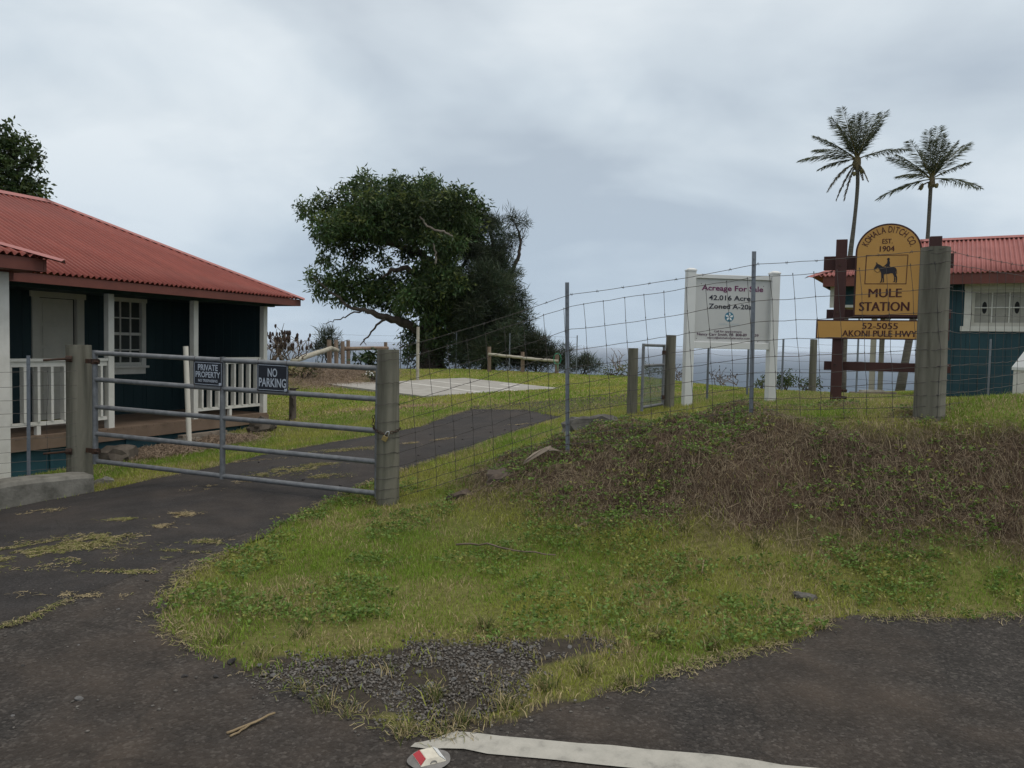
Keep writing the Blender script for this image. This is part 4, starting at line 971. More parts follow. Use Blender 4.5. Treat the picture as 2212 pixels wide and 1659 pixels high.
for i in range(5):
    a = math.pi/2+i*2*math.pi/5; ca, sa_ = math.cos(a), math.sin(a)
    ps_ = [(.10, .0), (.35, -.20), (.62, -.24), (.86, -.06), (.84, .08), (.6, .18), (.32, .12)]
    q = [(lc[0]+lr*(r_*ca-w_*sa_), lc[1]+lr*(r_*sa_+w_*ca)) for r_, w_ in ps_]
    mb.prism(q, o_, sx, Zv, sn, .003, .0042)
mesh_obj('flower_emblem', mb, M_LOGOW, panel)
for x, y in ((473, 380), (1022, 385), (445, 900), (988, 917)):
    mb = MB(); mb.prism([(fx(x)+.006*math.cos(a), fy(y)+.006*math.sin(a)) for a in np.linspace(0, 6.28, 8, endpoint=False)], o_, sx, Zv, sn, 0, .004); mesh_obj('screw', mb, M_RUSTC, panel)

# ---------------------------------------------------------------- yellow entrance sign
ma = at(1804, 884, 10.1); mx_ = Vector((.915, -.40, 0)).normalized(); mn = Vector((-.40, -.915, 0)).normalized()
mu = thing('station_sign', 'arched ochre wooden sign with mule emblem and address plate on maroon posts', 'sign', ma)
MZ = ma.z
def MP(u, z, d=0): return Vector((ma.x, ma.y, 0))+mx_*u+Zv*z+mn*d
def onplane(px, py, d=0.0):
    r_ = ray(px, py); c0 = Vector((0, 0, EYE)); o = MP(0, 0, d); t_ = (o-c0).dot(mn)/r_.dot(mn); p = c0+r_*t_; return (p-Vector((ma.x, ma.y, 0))).dot(mx_), p.z
c7 = lambda x, y: ((3200+x/1.952)/1.8517, (850+y/1.952)/1.8517)
zL = onplane(*c7(320, 215))[1]; uR = onplane(*c7(1050, 400))[0]; zR = onplane(*c7(1050, 190))[1]
for u, zt_ in ((0, zL), (uR, zR)):
    for d, dz_ in ((0, 0), (-.20, -.02)):
        mb = MB(); hb = gz(*MP(u, 0)[:2])-.3; mb.box(MP(u, (hb+zt_+dz_)/2, d), mx_, mn, Zv, .068 if d == 0 else .055, .068 if d == 0 else .03, (zt_+dz_-hb)/2); bevel(mesh_obj('post', mb, M_MAROON, mu), .005, 1)
for (xa, ya, yb, xb) in ((188, 345, 452, 1202), (208, 758, 828, 1180), (188, 1160, 1228, 1180)):
    u0, z0 = onplane(*c7(xa, ya), -.095); _, z1 = onplane(*c7(xa, yb), -.095); u1, _ = onplane(*c7(xb, ya), -.095)
    mb = MB(); mb.box(MP((u0+u1)/2, (z0+z1)/2, -.095), mx_, mn, Zv, (u1-u0)/2, .022, (z0-z1)/2); bevel(mesh_obj('cross_beam', mb, M_MAROON, mu), .004, 1)
# arched board
DB = -.045
uL, zB = onplane(*c7(412, 808), DB); uRt, _ = onplane(*c7(912, 815), DB); _, zTop = onplane(*c7(697, 88), DB); ul2, _ = onplane(*c7(432, 340), DB); ur2, _ = onplane(*c7(952, 320), DB)
uc = (ul2+ur2)/2; hw = (ur2-ul2)/2*1.0; zS = onplane(*c7(440, 320), DB)[1]
def arch(hw, b_, rise_pad=0.0, n=26):
    pts = [(uc-hw, zB+b_), (uc+hw, zB+b_)]
    for a in np.linspace(0, math.pi, n): pts.append((uc+hw*math.cos(a), zS+(zTop-zS-rise_pad)*math.sin(a)))
    return pts
def mpr(name, pts, d0, d1, m, parent): mb = MB(); mb.prism(pts, Vector((ma.x, ma.y, 0)), mx_, Zv, mn, d0, d1); return mesh_obj(name, mb, m, parent)
zB -= .015
brd = mpr('arched_board', arch(hw, 0), DB, DB+.035, M_MAROON, mu)
mpr('painted_face', arch(hw-.022, .03, .022), DB+.0352, DB+.037, M_OCHRE, brd)
zm_ = Vector((ma.x, ma.y, 0)); fd = DB+.040
def mlet(txt, xa, xb, base, cap, off=.010, d=fd, par=None, y_at=None):
    u0, z0 = onplane(*c7(xa, base), d); u1, _ = onplane(*c7(xb, base), d); _, zc = onplane(*c7(xa, base-cap), d)
    lettering(par or brd, txt, M_BROWNINK, zm_+mn*d, mx_, Zv, mn, (u0+u1)/2, (z0), u1-u0, zc-z0, 0, 0, fat=off*3)
mlet('EST.', 643, 722, 243, 36); mlet('1904', 623, 736, 305, 42); mlet('MULE', 535, 792, 662, 66, .011); mlet('STATION', 462, 850, 768, 68, .014)
# letters following the arch
txt = 'KOHALA DITCH CO.'; n_ = len(txt); rad_u = hw*.735; rad_z = (zTop-zS)*.76
adv = {' ': .55, 'I': .45, '.': .4}; ws = [adv.get(c_, 1.0) for c_ in txt]; tot = sum(ws); acc = 0; a_s, a_e = R(162), R(14)
for c_, w_ in zip(txt, ws):
    a = a_s+(a_e-a_s)*(acc+w_/2)/tot; acc += w_
    if c_ == ' ': continue
    v, f = _text2d(c_, .008); x0, x1 = v[:, 0].min(), v[:, 0].max(); cap = .078; sc_ = cap/CAPH
    tang = Vector((math.sin(a)*rad_u, -math.cos(a)*rad_z)); tang.normalize(); nor = Vector((-tang.y, tang.x))
    p0 = Vector((uc+rad_u*math.cos(a), zS+rad_z*math.sin(a)))-nor*cap*.35
    mb = MB(); V = []
    for p in v:
        q = p0+tang*((p[0]-(x0+x1)/2)*sc_*.64)+nor*(p[1]*sc_); V.append(zm_+mx_*q.x+Zv*q.y+mn*fd)
    mb.add(V, f); mesh_obj('lettering', mb, M_BROWNINK, brd)
# emblem frame and silhouette (points read off the board)
cz2 = lambda x, y: ((3400+x/4.88)/1.8517, (960+y/4.88)/1.8517)
def pl2(pts, d=fd): return [onplane(*cz2(*p), d) for p in pts]
fo = pl2([(282, 862), (1098, 862), (1140, 284), (312, 296)]); fi = pl2([(298, 848), (1085, 848), (1124, 298), (330, 309)])
mb = MB()
for i in range(4):
    j = (i+1) % 4; mb.quad(*[zm_+mx_*p[0]+Zv*p[1]+mn*fd for p in (fo[i], fo[j], fi[j], fi[i])])
mesh_obj('emblem_border', mb, M_BROWNINK, brd)
def flat(name, pts, m, parent, d=fd):
    P2 = pl2(pts, d); tri = geometry.tessellate_polygon([[Vector((p[0], p[1], 0)) for p in P2]]); mb = MB()
    fs = []
    for a, b_, c_ in tri:
        A_, B_, C_ = P2[a], P2[b_], P2[c_]
        fs.append((a, b_, c_) if (B_[0]-A_[0])*(C_[1]-A_[1])-(B_[1]-A_[1])*(C_[0]-A_[0]) > 0 else (a, c_, b_))
    mb.add([zm_+mx_*p[0]+Zv*p[1]+mn*d for p in P2], fs); return mesh_obj(name, mb, m, parent)
mule = [(515,470),(500,435),(520,445),(523,427),(540,465),(580,480),(640,520),(700,535),(780,530),(850,527),(890,540),(912,575),(915,620),(920,662),(905,655),(900,600),(893,620),(905,680),(920,720),(918,790),(915,832),(880,832),(898,805),(892,730),(875,715),(885,760),(880,815),(835,825),(862,790),(860,710),(835,655),(800,648),(740,662),(690,665),(662,672),(660,730),(665,775),(660,828),(625,828),(645,800),(637,745),(628,745),(630,790),(612,832),(578,830),(605,795),(610,720),(607,650),(585,600),(560,555),(545,540),(515,558),(485,570),(470,560),(468,545),(485,525),(500,495)]
flat('mule_emblem', mule, M_MULE, brd)
rider = [(640,528),(690,485),(722,455),(728,420),(735,400),(725,385),(726,362),(740,347),(760,346),(776,360),(775,385),(768,402),(778,425),(780,460),(770,490),(785,515),(790,524),(740,526),(700,520),(680,512),(660,522)]
flat('rider_emblem', rider, M_MULE, brd, fd+.001)
mb = MB(); mb.tube([zm_+mx_*p[0]+Zv*p[1]+mn*(fd+.001) for p in pl2([(472,566),(490,605),(520,628),(552,632),(590,595)])], .0025, 5); mesh_obj('rein_emblem', mb, M_MULE, brd)
# address plate
DP = .072
u0, z0 = onplane(*c7(122, 985), DP); u1, _ = onplane(*c7(1163, 985), DP); _, z1 = onplane(*c7(128, 838), DP)
pl_ = mpr('address_plate', [(u0, z0), (u1, z0), (u1, z1), (u0, z1)], DP, DP+.03, M_MAROON, mu)
mpr('painted_face', [(u0+.016, z0+.016), (u1-.016, z0+.016), (u1-.016, z1-.016), (u0+.016, z1-.016)], DP+.0302, DP+.032, M_OCHRE, pl_)
for tx, xa, xb, ba, cp in (('52-5055', 485, 762, 908, 46), ('AKONI PULE HWY.', 330, 922, 966, 47)): mlet(tx, xa, xb, ba, cp, .012, DP+.035, pl_)
for x, y in ((290, 778), (312, 410), (270, 1190)):
    u, z = onplane(*c7(x, y), .07); mb = MB(); mb.prism([(u+.014*math.cos(a), z+.014*math.sin(a)) for a in np.linspace(0, 6.28, 8, endpoint=False)], zm_, mx_, Zv, mn, .068, .078); mesh_obj('bolt', mb, M_RUSTC, mu)
for y in (1385, 1440):
    u, z = onplane(*c7(320, y), 0); mb = MB(); mb.tube([MP(.05, z), MP(.135, z-.01)], .018, 8); mesh_obj('bolt', mb, M_RUSTC, mu)
# ================================================================ TREES, PALMS, SHRUBS
def unit(a): return a/np.maximum(np.linalg.norm(a, axis=-1, keepdims=True), 1e-9)
def leaves_np(P, D, Lh, Wd, col, curl=0.0):
    """pointed leaves: P base, D direction, lengths and widths"""
    n = len(P); D = unit(D); rnd = rng.normal(size=(n, 3)); S = unit(np.cross(D, rnd)); Nn = np.cross(S, D)
    Lh = np.broadcast_to(Lh, n)[:, None]; Wd = np.broadcast_to(Wd, n)[:, None]
    mid = P+D*Lh*.45+Nn*Lh*curl
    V = np.stack([P, mid+S*Wd*.5, P+D*Lh, mid-S*Wd*.5], 1).reshape(-1, 3)
    F_ = np.arange(n*4).reshape(-1, 4); C_ = np.repeat(np.broadcast_to(col, (n, 3)), 4, axis=0)
    return V, F_, C_
def cat_geo(parts):
    V, F_, C_ = [], [], []; o = 0
    for v, f, c in parts: V.append(v); F_.append(f+o); C_.append(c); o += len(v)
    return np.concatenate(V), np.concatenate(F_), np.concatenate(C_)
def tint(n, base, var=.25, hue=.12):
    k = 1+rng.uniform(-var, var, (n, 1)); c = np.array(base)[None, :]*k; c[:, 0] *= 1+rng.uniform(-hue, hue*1.6, n); return np.clip(c, 0, 1)
def clumps(centres, radii, per, K, Lh, Wd, base, shell=.45, droop=.25, spread=.8, sub=.16, squash=.85, top=None):
    """leaf sprays scattered through rounded masses; every spray has its own tint"""
    out = []
    for c, r in zip(centres, radii):
        n = max(6, int(per*r*r)); d = unit(rng.normal(size=(n, 3))); rad = r*(shell+(1-shell)*rng.random((n, 1))**.6)*(1+.22*np.clip(rng.normal(size=(n, 1)), -2, .9))
        ctr = np.array(c)+d*rad*np.array([1, 1, squash])
        cc = tint(n, base, .3, .15)*rng.uniform(.62, 1.5)
        if top is not None:  # paler upward-facing sprays: top highlights painted into the leaf colour
            lit = (rng.random((n, 1)) < .28*np.clip(d[:, 2:3]+.5, 0, 1)); cc = np.where(lit, tint(n, top, .25), cc)
        P = np.repeat(ctr, K, 0)+rng.normal(size=(n*K, 3))*sub*.5
        D = np.repeat(d, K, 0)*.5+rng.normal(size=(n*K, 3))*spread; D[:, 2] -= droop
        ll = Lh*(.6+.8*rng.random(n*K))
        out.append(leaves_np(P, D, ll, Wd*(.7+.6*rng.random(n*K)), np.repeat(cc, K, 0)*(1+rng.uniform(-.15, .15, (n*K, 1))), .06))
    return cat_geo(out)
M_BARK = mat('bark_grey_brown', (.040,.031,.025), (.085,.068,.055), scale=8, rough=.95, bump=.5, bscale=18, stretch=(1,1,.25))
M_BARKP = mat('bark_pale', (.12,.10,.085), (.19,.165,.14), scale=8, rough=.95, bump=.4, bscale=18, stretch=(1,1,.25))
def limb(name, path, r0, r1, parent, m=None, n=8, seed=0, wig=.06):
    rr = random.Random(seed); P = [Vector(p) for p in path]; Q = []
    for i in range(len(P)-1):
        for j in range(4):
            t_ = j/4; Q.append(P[i].lerp(P[i+1], t_)+Vector((rr.uniform(-wig, wig), rr.uniform(-wig, wig), rr.uniform(-wig, wig)))*(0 if i == 0 and j == 0 else 1))
    Q.append(P[-1]); k = len(Q); mb = MB(); mb.tube(Q, [r0+(r1-r0)*(i/(k-1)) for i in range(k)], n)
    return mesh_obj(name, mb, m or M_BARK, parent, smooth=True)

# ---- wind-shaped tree on the crest: broad leaves to seaward-left, ironwood needles on the right
TY = 31.0
def T(cx, cy, dy=0.0): return at(621+cx*.293, 324+cy*.293, TY+dy)
pxm = 1661.0/TY
base = ground(935, 796, 20); tb = T(1080, 1620); tb.z = gz(tb.x, TY)-.1
big = thing('broadleaf_tree', 'large dark windswept broadleaf tree leaning left at the edge of the lawn', 'tree', tb)
broad = [(140,450,45),(165,490,35),(270,420,75),(300,560,105),(290,640,70),(430,400,80),(430,500,110),(560,270,85),(600,400,130),(560,520,120),(660,330,90),(820,310,95),(780,440,150),(900,400,110),(1030,310,105),(1000,440,150),(1100,370,90),(1250,380,105),(1200,520,150),(1390,450,85),(1330,520,110),(450,620,95),(600,600,90),(480,740,75),(350,690,60),(285,800,38),(310,845,22),(480,850,50),(540,910,48),(740,820,36),(700,790,40),(820,600,120),(960,590,130),(1100,650,120),(1350,640,120),(1230,690,110),
 (195,930,38),(235,1010,48),(280,960,40),(350,975,72),(450,1020,92),(590,985,85),(690,1050,95),(800,990,80),(570,1110,62),(900,1080,105),(760,1130,80),(1010,990,110),(1160,880,110),(1100,1050,140),(1250,1010,130),(1050,1200,120),(1200,1220,130),(920,1340,55),(890,1430,45),(900,1500,50),(960,1450,60),(1120,1380,120),(1020,1420,70),(650,690,75),(560,740,50),(430,890,50),(660,930,50),(900,740,80),(920,940,75),(850,1190,70),(480,1090,62),(380,1060,55),(680,560,110),(1000,860,80),(760,960,60)]
EDGE = [(540,185),(600,200),(655,235),(735,245),(830,222),(880,250),(960,240),(1050,205),(1090,240),(1190,300),(1235,300),(1300,310),(1360,310),(1400,380),(1460,405),(380,310),(405,285),(440,280),(240,350),(310,355),(105,415),(150,395),(195,560),(215,640),(260,700),(340,740),(265,795),(300,850),(175,915),(215,985),(235,1060),(290,1105),(1440,470),(500,240),(770,225),(1010,240)]
broad = [(x, y, r*.90) for x, y, r in broad]+[(x, y, random.uniform(18, 30)) for x, y in EDGE]
cs_, rs_ = [], []
for i, (x, y, r) in enumerate(broad):
    rm = r*.293/pxm; depth = rng.uniform(-1, 1)*2.2 if r > 85 else rng.uniform(-.8, .8)
    cs_.append(tuple(T(x, y, depth))); rs_.append(rm*1.04)
    if r > 85: cs_.append(tuple(T(x+rng.uniform(-40, 40), y+rng.uniform(-30, 30), -depth*1.1))); rs_.append(rm*.9)
cs2, rs2 = list(cs_), list(rs_)
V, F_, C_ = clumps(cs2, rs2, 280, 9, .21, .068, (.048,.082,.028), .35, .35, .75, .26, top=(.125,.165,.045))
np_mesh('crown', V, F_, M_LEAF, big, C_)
limb('trunk', [tb, T(1070,1480), T(1080,1300), T(1090,1100), T(1110,920), T(1150,760), T(1200,600)], .55, .16, big, n=12, seed=3, wig=.10)
for j, (pth, a, b_) in enumerate([([T(1050,1420),T(980,1340,-.4),T(850,1265,-.8),T(700,1225,-1),T(590,1185,-1),T(470,1165,-1)], .24, .06),
  ([T(1085,1120),T(1000,960,-.3),T(880,875,-.7),T(770,890,-.9),T(700,940,-.8)], .17, .05), ([T(1120,900),T(980,760,.3),T(800,705,.3),T(620,640,.2),T(430,560,0),T(300,560,0)], .20, .04),
  ([T(1100,980),T(1010,800,.8),T(880,640,.9),T(720,480,.9),T(580,330,.6)], .16, .03), ([T(1130,860),T(1080,640,-.5),T(1030,420,-.5)], .13, .03), ([T(1160,760),T(1260,560,.4),T(1300,400,.4)], .12, .03),
  ([T(1090,1050),T(1250,900,.5),T(1380,700,.5)], .14, .03), ([T(560,620,.2),T(500,740),T(480,850)], .05, .02), ([T(300,560),T(200,500),T(140,440)], .04, .012),
  ([T(470,1165,-1),T(380,1090,-1),T(260,1000,-1),T(190,930,-1)], .06, .02), ([T(560,1180,-1),T(430,1230,-1),T(330,1270,-1),T(260,1280,-1)], .035, .01)]):
    limb('branch', pth, a, b_, big, n=7, seed=j+20)
limb('branch', [T(720,1250,-1.2),T(640,1310,-1.3),T(590,1380,-1.3),T(535,1440,-1.3)], .055, .02, big, n=6, seed=50, wig=.03)
limb('branch', [T(595,1375,-1.3),T(560,1400,-1.3),T(580,1440,-1.3)], .025, .012, big, n=6, seed=51, wig=.02)
limb('branch', [T(975,490,-2.6),T(1020,550,-2.7),T(1080,592,-2.7),T(1150,600,-2.6),T(1215,638,-2.4)], .03, .05, big, M_BARKP, 6, 52, .03)
limb('branch', [T(1090,840,-2.6),T(1095,760,-2.6),T(1075,690,-2.6)], .04, .02, big, M_BARKP, 6, 53, .03)

iron = [(1500,560,62),(1470,520,45),(1560,640,70),(1540,560,40),(1640,480,20),(1660,520,34),(1700,520,34),(1740,545,22),(1680,640,42),(1660,690,30),(1580,740,72),(1500,800,110),(1600,860,80),(1660,930,50),(1450,930,140),(1560,1010,120),(1650,1070,85),(1700,1150,60),(1740,1110,35),(1500,1180,150),(1640,1220,95),(1740,1230,45),(1450,1360,150),(1600,1370,130),(1330,1300,120),(1300,1480,110),(1450,1500,120),(1600,1500,110),(1720,1400,80),(1780,1480,70),(1830,1540,60),(1740,1540,70),(1400,1050,120),(1350,1150,120),(1380,760,90),(1740,1320,70),(1810,1420,60),(1870,1490,55),(1900,1560,50)]
ib = T(1480, 1620, 1.0); ib.z = gz(ib.x, ib.y)-.1
irn = thing('ironwood_tree', 'feathery dark ironwood tree merging with the right side of the windswept tree', 'tree', ib)
cs_, rs_ = [], []
for (x, y, r) in iron:
    dep = rng.uniform(-.3, 1.6) if r > 60 else .6
    cs_.append(tuple(T(x, y, dep))); rs_.append(r*.293/pxm)
    if r > 85: cs_.append(tuple(T(x, y, dep-1.6))); rs_.append(r*.293/pxm*.85)
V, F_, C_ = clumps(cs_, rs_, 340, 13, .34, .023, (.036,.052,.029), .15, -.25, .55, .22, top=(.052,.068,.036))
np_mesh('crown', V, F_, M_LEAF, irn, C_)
limb('trunk', [ib, T(1470,1400,1), T(1490,1100,.9), T(1520,800,.8), T(1500,580,.7)], .30, .05, irn, n=9, seed=9)
limb('branch', [T(1500,1150,.8),T(1600,1000,.7),T(1655,895,.6),T(1705,770,.6),T(1722,690,.6),T(1700,590,.6),T(1650,490,.6)], .13, .02, irn, n=7, seed=60, wig=.03)
limb('branch', [T(1722,690,.6),T(1745,600,.6),T(1760,555,.6)], .025, .01, irn, n=5, seed=61, wig=.03)
for j, (x, y) in enumerate([(1640,1220), (1350,1250), (1580,740), (1400,900), (1700,1160)]): limb('branch', [T(1480,y+230,.8), T((1480+x)/2,y+110,.6), T(x, y, .4)], .07, .015, irn, n=6, seed=70+j)

def shrub_np(label, name, blobs, Y, base_rgb, kind='leaf', per=70, group=None, cat='shrub', Lh=.14, Wd=.05, stems=5, top=None):
    px, py = blobs[0][0], max(b_[1]+b_[2] for b_ in blobs); g = at(px, py, Y); g.z = gz(g.x, Y)
    root = thing(name, label, cat, g, group); pm_ = 1661.0/Y
    cs_ = [tuple(at(x, y, Y+rng.uniform(-.3, .3)*r/pm_)) for x, y, r in blobs]; rs_ = [r/pm_ for _, _, r in blobs]
    if kind == 'leaf': V, F_, C_ = clumps(cs_, rs_, per, 8, Lh, Wd, base_rgb, .3, .1, .8, .15, top=top)
    else: V, F_, C_ = clumps(cs_, rs_, per, 10, Lh, Wd, base_rgb, .1, -.5, .5, .15, top=top)
    np_mesh('crown' if cat == 'tree' else 'foliage', V, F_, M_LEAF, root, C_)
    for i in range(stems):
        c_ = cs_[i % len(cs_)]; limb('trunk' if cat == 'tree' else 'stem', [g+Vector((rng.uniform(-.1, .1), 0, -.05)), (g+Vector(c_))/2, Vector(c_)], .03*(3 if cat == 'tree' else 1), .008, root, n=5, seed=i+90)
    return root
# tree behind the porch house, its crown showing over the ridge
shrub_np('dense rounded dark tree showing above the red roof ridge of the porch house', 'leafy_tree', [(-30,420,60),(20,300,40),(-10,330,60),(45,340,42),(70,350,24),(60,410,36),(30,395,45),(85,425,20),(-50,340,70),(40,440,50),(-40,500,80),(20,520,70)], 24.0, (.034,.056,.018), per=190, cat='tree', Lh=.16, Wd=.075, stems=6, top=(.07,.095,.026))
NE = (.045,.058,.034)
shrub_np('feathery young ironwood shrub beside the log rail corner', 'ironwood_shrub', [(705,745,16),(700,728,12),(715,725,10),(690,758,12),(722,755,14)], 26, NE, 'needle', 700, Lh=.30, Wd=.018)
shrub_np('low feathery ironwood growth at the foot of the large tree', 'ironwood_shrub', [(1160,740,22),(1180,760,20),(1150,770,26),(1195,775,15),(1130,775,22)], 31, NE, 'needle', 600, Lh=.34, Wd=.02)
shrub_np('upright ironwood sapling right of the log rail with the green hose', 'ironwood_shrub', [(1222,778,14),(1226,755,9),(1218,790,14)], 30, NE, 'needle', 700, Lh=.34, Wd=.018)
shrub_np('pair of low ironwood saplings on the lawn edge left of the walk gate', 'ironwood_shrub', [(1262,786,13),(1270,772,8),(1282,792,13),(1250,794,12)], 29, NE, 'needle', 700, Lh=.3, Wd=.018)
shrub_np('pale green weedy shrub on the lawn edge behind the walk gate', 'leafy_shrub', [(1320,800,16),(1340,796,14),(1355,803,14),(1305,806,10),(1395,800,14),(1412,803,12),(1430,800,10)], 26, (.075,.095,.040), per=170, Lh=.10, Wd=.04)
shrub_np('round green bush on the slope just right of the for sale board', 'round_bush', [(1694,815,19),(1685,822,15),(1705,822,16),(1672,828,12),(1700,830,16)], 26, (.052,.080,.026), per=260, Lh=.10, Wd=.045, group=None)
shrub_np('round green bush half hidden by the wooden paddock fence post', 'round_bush', [(1740,828,13),(1755,825,14),(1768,830,10),(1730,832,9)], 26, (.050,.076,.025), per=260, Lh=.10, Wd=.045)
shrub_np('squat green bush behind the right leg of the for sale board', 'round_bush', [(1645,826,9),(1655,828,9),(1632,830,7)], 26, (.060,.082,.030), per=260, Lh=.10, Wd=.045)
shrub_np('broad leaved green shrub under the log rail', 'leafy_shrub', [(790,772,14),(770,775,12),(806,768,12),(815,776,12)], 25, (.050,.080,.030), per=150, Lh=.2, Wd=.11)
shrub_np('low leafy undergrowth under the broadleaf tree trunk', 'leafy_shrub', [(880,775,12),(905,778,13),(930,775,14),(960,778,16),(990,776,14),(1010,780,14)], 30.2, (.045,.062,.030), per=180, Lh=.14, Wd=.06)
shrub_np('brushy green scrub in front of the slanting log', 'leafy_shrub', [(655,800,14),(635,808,13),(680,795,11),(615,808,12),(600,800,14)], 22.5, (.070,.080,.030), per=170, Lh=.12, Wd=.05, top=(.12,.10,.05))
fl = shrub_np('small flowering plant with white blossoms beside the concrete parking slab', 'flowering_plant', [(806,806,8),(796,808,6),(814,807,6)], 22.6, (.06,.09,.03), per=330, cat='plant', Lh=.07, Wd=.03)
for i in range(26):
    p = at(rng.uniform(790, 822), rng.uniform(797, 811), 22.4+rng.uniform(-.2, .1)); mb = MB(); mb.rock(p, .028, i, 1, (1, 1, .6)); mesh_obj('blossom', mb, M_SIGNW, fl)

# dry stalks with dark seed heads beyond the porch
M_STALK = mat('dry_stalk', (.115,.085,.062), (.17,.13,.10), rough=.9); M_SEED = mat('dark_seed_head', (.03,.02,.017), (.05,.032,.026), rough=.9)
M_TWIG = mat('grey_twig', (.10,.085,.07), (.15,.13,.11), rough=.9)
def stalks(label, px0, px1, pyb, top, Y, n, seed, heads=True, hsz=1.0):
    rr = random.Random(seed); g = at((px0+px1)/2, pyb, Y); g.z = gz(g.x, Y); root = thing('dry_weed', label, 'plant', g)
    for i in range(n):
        b_ = at(rr.uniform(px0, px1), pyb, Y+rr.uniform(-.5, .5)); t_ = at(rr.uniform(px0-8, px1+8), rr.uniform(top, top+(pyb-top)*.6), Y+rr.uniform(-.5, .5)); m_ = b_.lerp(t_, .5)+Vector((rr.uniform(-.08, .08), 0, 0))
        o = limb('stalk', [b_, m_, t_], .014, .006, root, M_STALK, 5, seed*50+i, .02)
        for k in range(rr.randint(1, 3)):
            s0 = b_.lerp(t_, rr.uniform(.45, .85)); e_ = s0+Vector((rr.uniform(-.28, .28), rr.uniform(-.1, .1), rr.uniform(.12, .35))); mb = MB(); mb.tube([s0, (s0+e_)/2+Vector((0, 0, .03)), e_], [.008, .007, .005], 4); mesh_obj('twig', mb, M_STALK, root)
            if heads and rr.random() < .6: mb = MB(); mb.rock(e_, .035*hsz, i*7+k, 1, (1, 1, 2.0)); mesh_obj('seed_head', mb, M_SEED, root)
        if heads: mb = MB(); mb.rock(t_, .04*hsz, i, 1, (1, 1, 2.0)); mesh_obj('seed_head', mb, M_SEED, root)
    return root
stalks('thicket of dry brown stalks with dark seed heads beside the porch corner post', 582, 625, 778, 715, 19, 26, 3)
stalks('tall forked dry stalk with black seed heads against the sea', 632, 664, 775, 722, 19, 7, 5)
stalks('bare grey twigs on the lawn edge left of the walk gate', 1328, 1352, 800, 762, 25, 5, 7, False)
stalks('thin dry weeds under the for sale board', 1540, 1600, 832, 804, 24, 9, 9, True, .5)
stalks('thin dry weeds between the walk gate and the for sale board', 1448, 1475, 822, 802, 24, 7, 11, True, .5)

# ---- coconut palms
M_PTRUNK = mat('palm_trunk', (.062,.057,.050), (.115,.105,.092), scale=5, rough=.95, bump=.4, bscale=5, stretch=(.4,.4,3))
M_COCO = mat('coconut_husk', (.10,.085,.03), (.14,.115,.045), rough=.7)
M_FIBRE = mat('palm_fibre', (.095,.075,.042), (.15,.115,.065), scale=5, rough=.95)
PY = 52.0
def c8(x, y, dy=0): return at((3100+x/2.212)/1.8517, (350+y/2.212)/1.8517, PY+dy)
def frond(root, a, b_, seed, dead=False, sag=.12):
    rr = np.random.default_rng(seed); a = np.array(a); b_ = np.array(b_); d = b_-a; l = np.linalg.norm(d)
    ctrl = a+d*.5+np.array([0, 0, sag*l])
    n = 30; t_ = np.linspace(0, 1, n)[:, None]; P = (1-t_)**2*a+2*t_*(1-t_)*ctrl+t_**2*b_
    T_ = np.gradient(P, axis=0); T_ = unit(T_)
    mb = MB(); mb.tube([Vector(p) for p in P], [.045*(1-.85*i/(n-1)) for i in range(n)], 5)
    side = unit(np.cross(T_, np.array([0, 0, 1.0])+.001)); parts_ = []
    wind = np.array([-.75, .0, .05])
    tt_ = np.repeat(np.linspace(.14, 1, 80), 2); sg = np.tile([1, -1], 80)
    Pi = np.stack([np.interp(tt_, t_[:, 0], P[:, k]) for k in range(3)], -1); Ti = np.stack([np.interp(tt_, t_[:, 0], T_[:, k]) for k in range(3)], -1); Si = np.stack([np.interp(tt_, t_[:, 0], side[:, k]) for k in range(3)], -1)
    D = Ti*.55+Si*sg[:, None]*.62+np.array([0, 0, -.30])+wind*.22+rr.normal(size=Pi.shape)*.13
    ln = l*.24*np.sin(np.clip(tt_, .1, 1)*np.pi*.86+.2)**.6*(.75+.4*rr.random(len(tt_)))
    if dead: ln *= .6
    col = np.array([.092,.104,.062]) if not dead else np.array([.10,.082,.056])
    v, f, c = leaves_np(Pi, D, np.maximum(ln, .12), .046, np.broadcast_to(col, (len(Pi), 3))*(1+rr.uniform(-.3, .3, (len(Pi), 1))), .04)
    o = np_mesh('frond', v, f, M_LEAF, root, c)
    mesh_obj('rachis', mb, M_COCO, o)
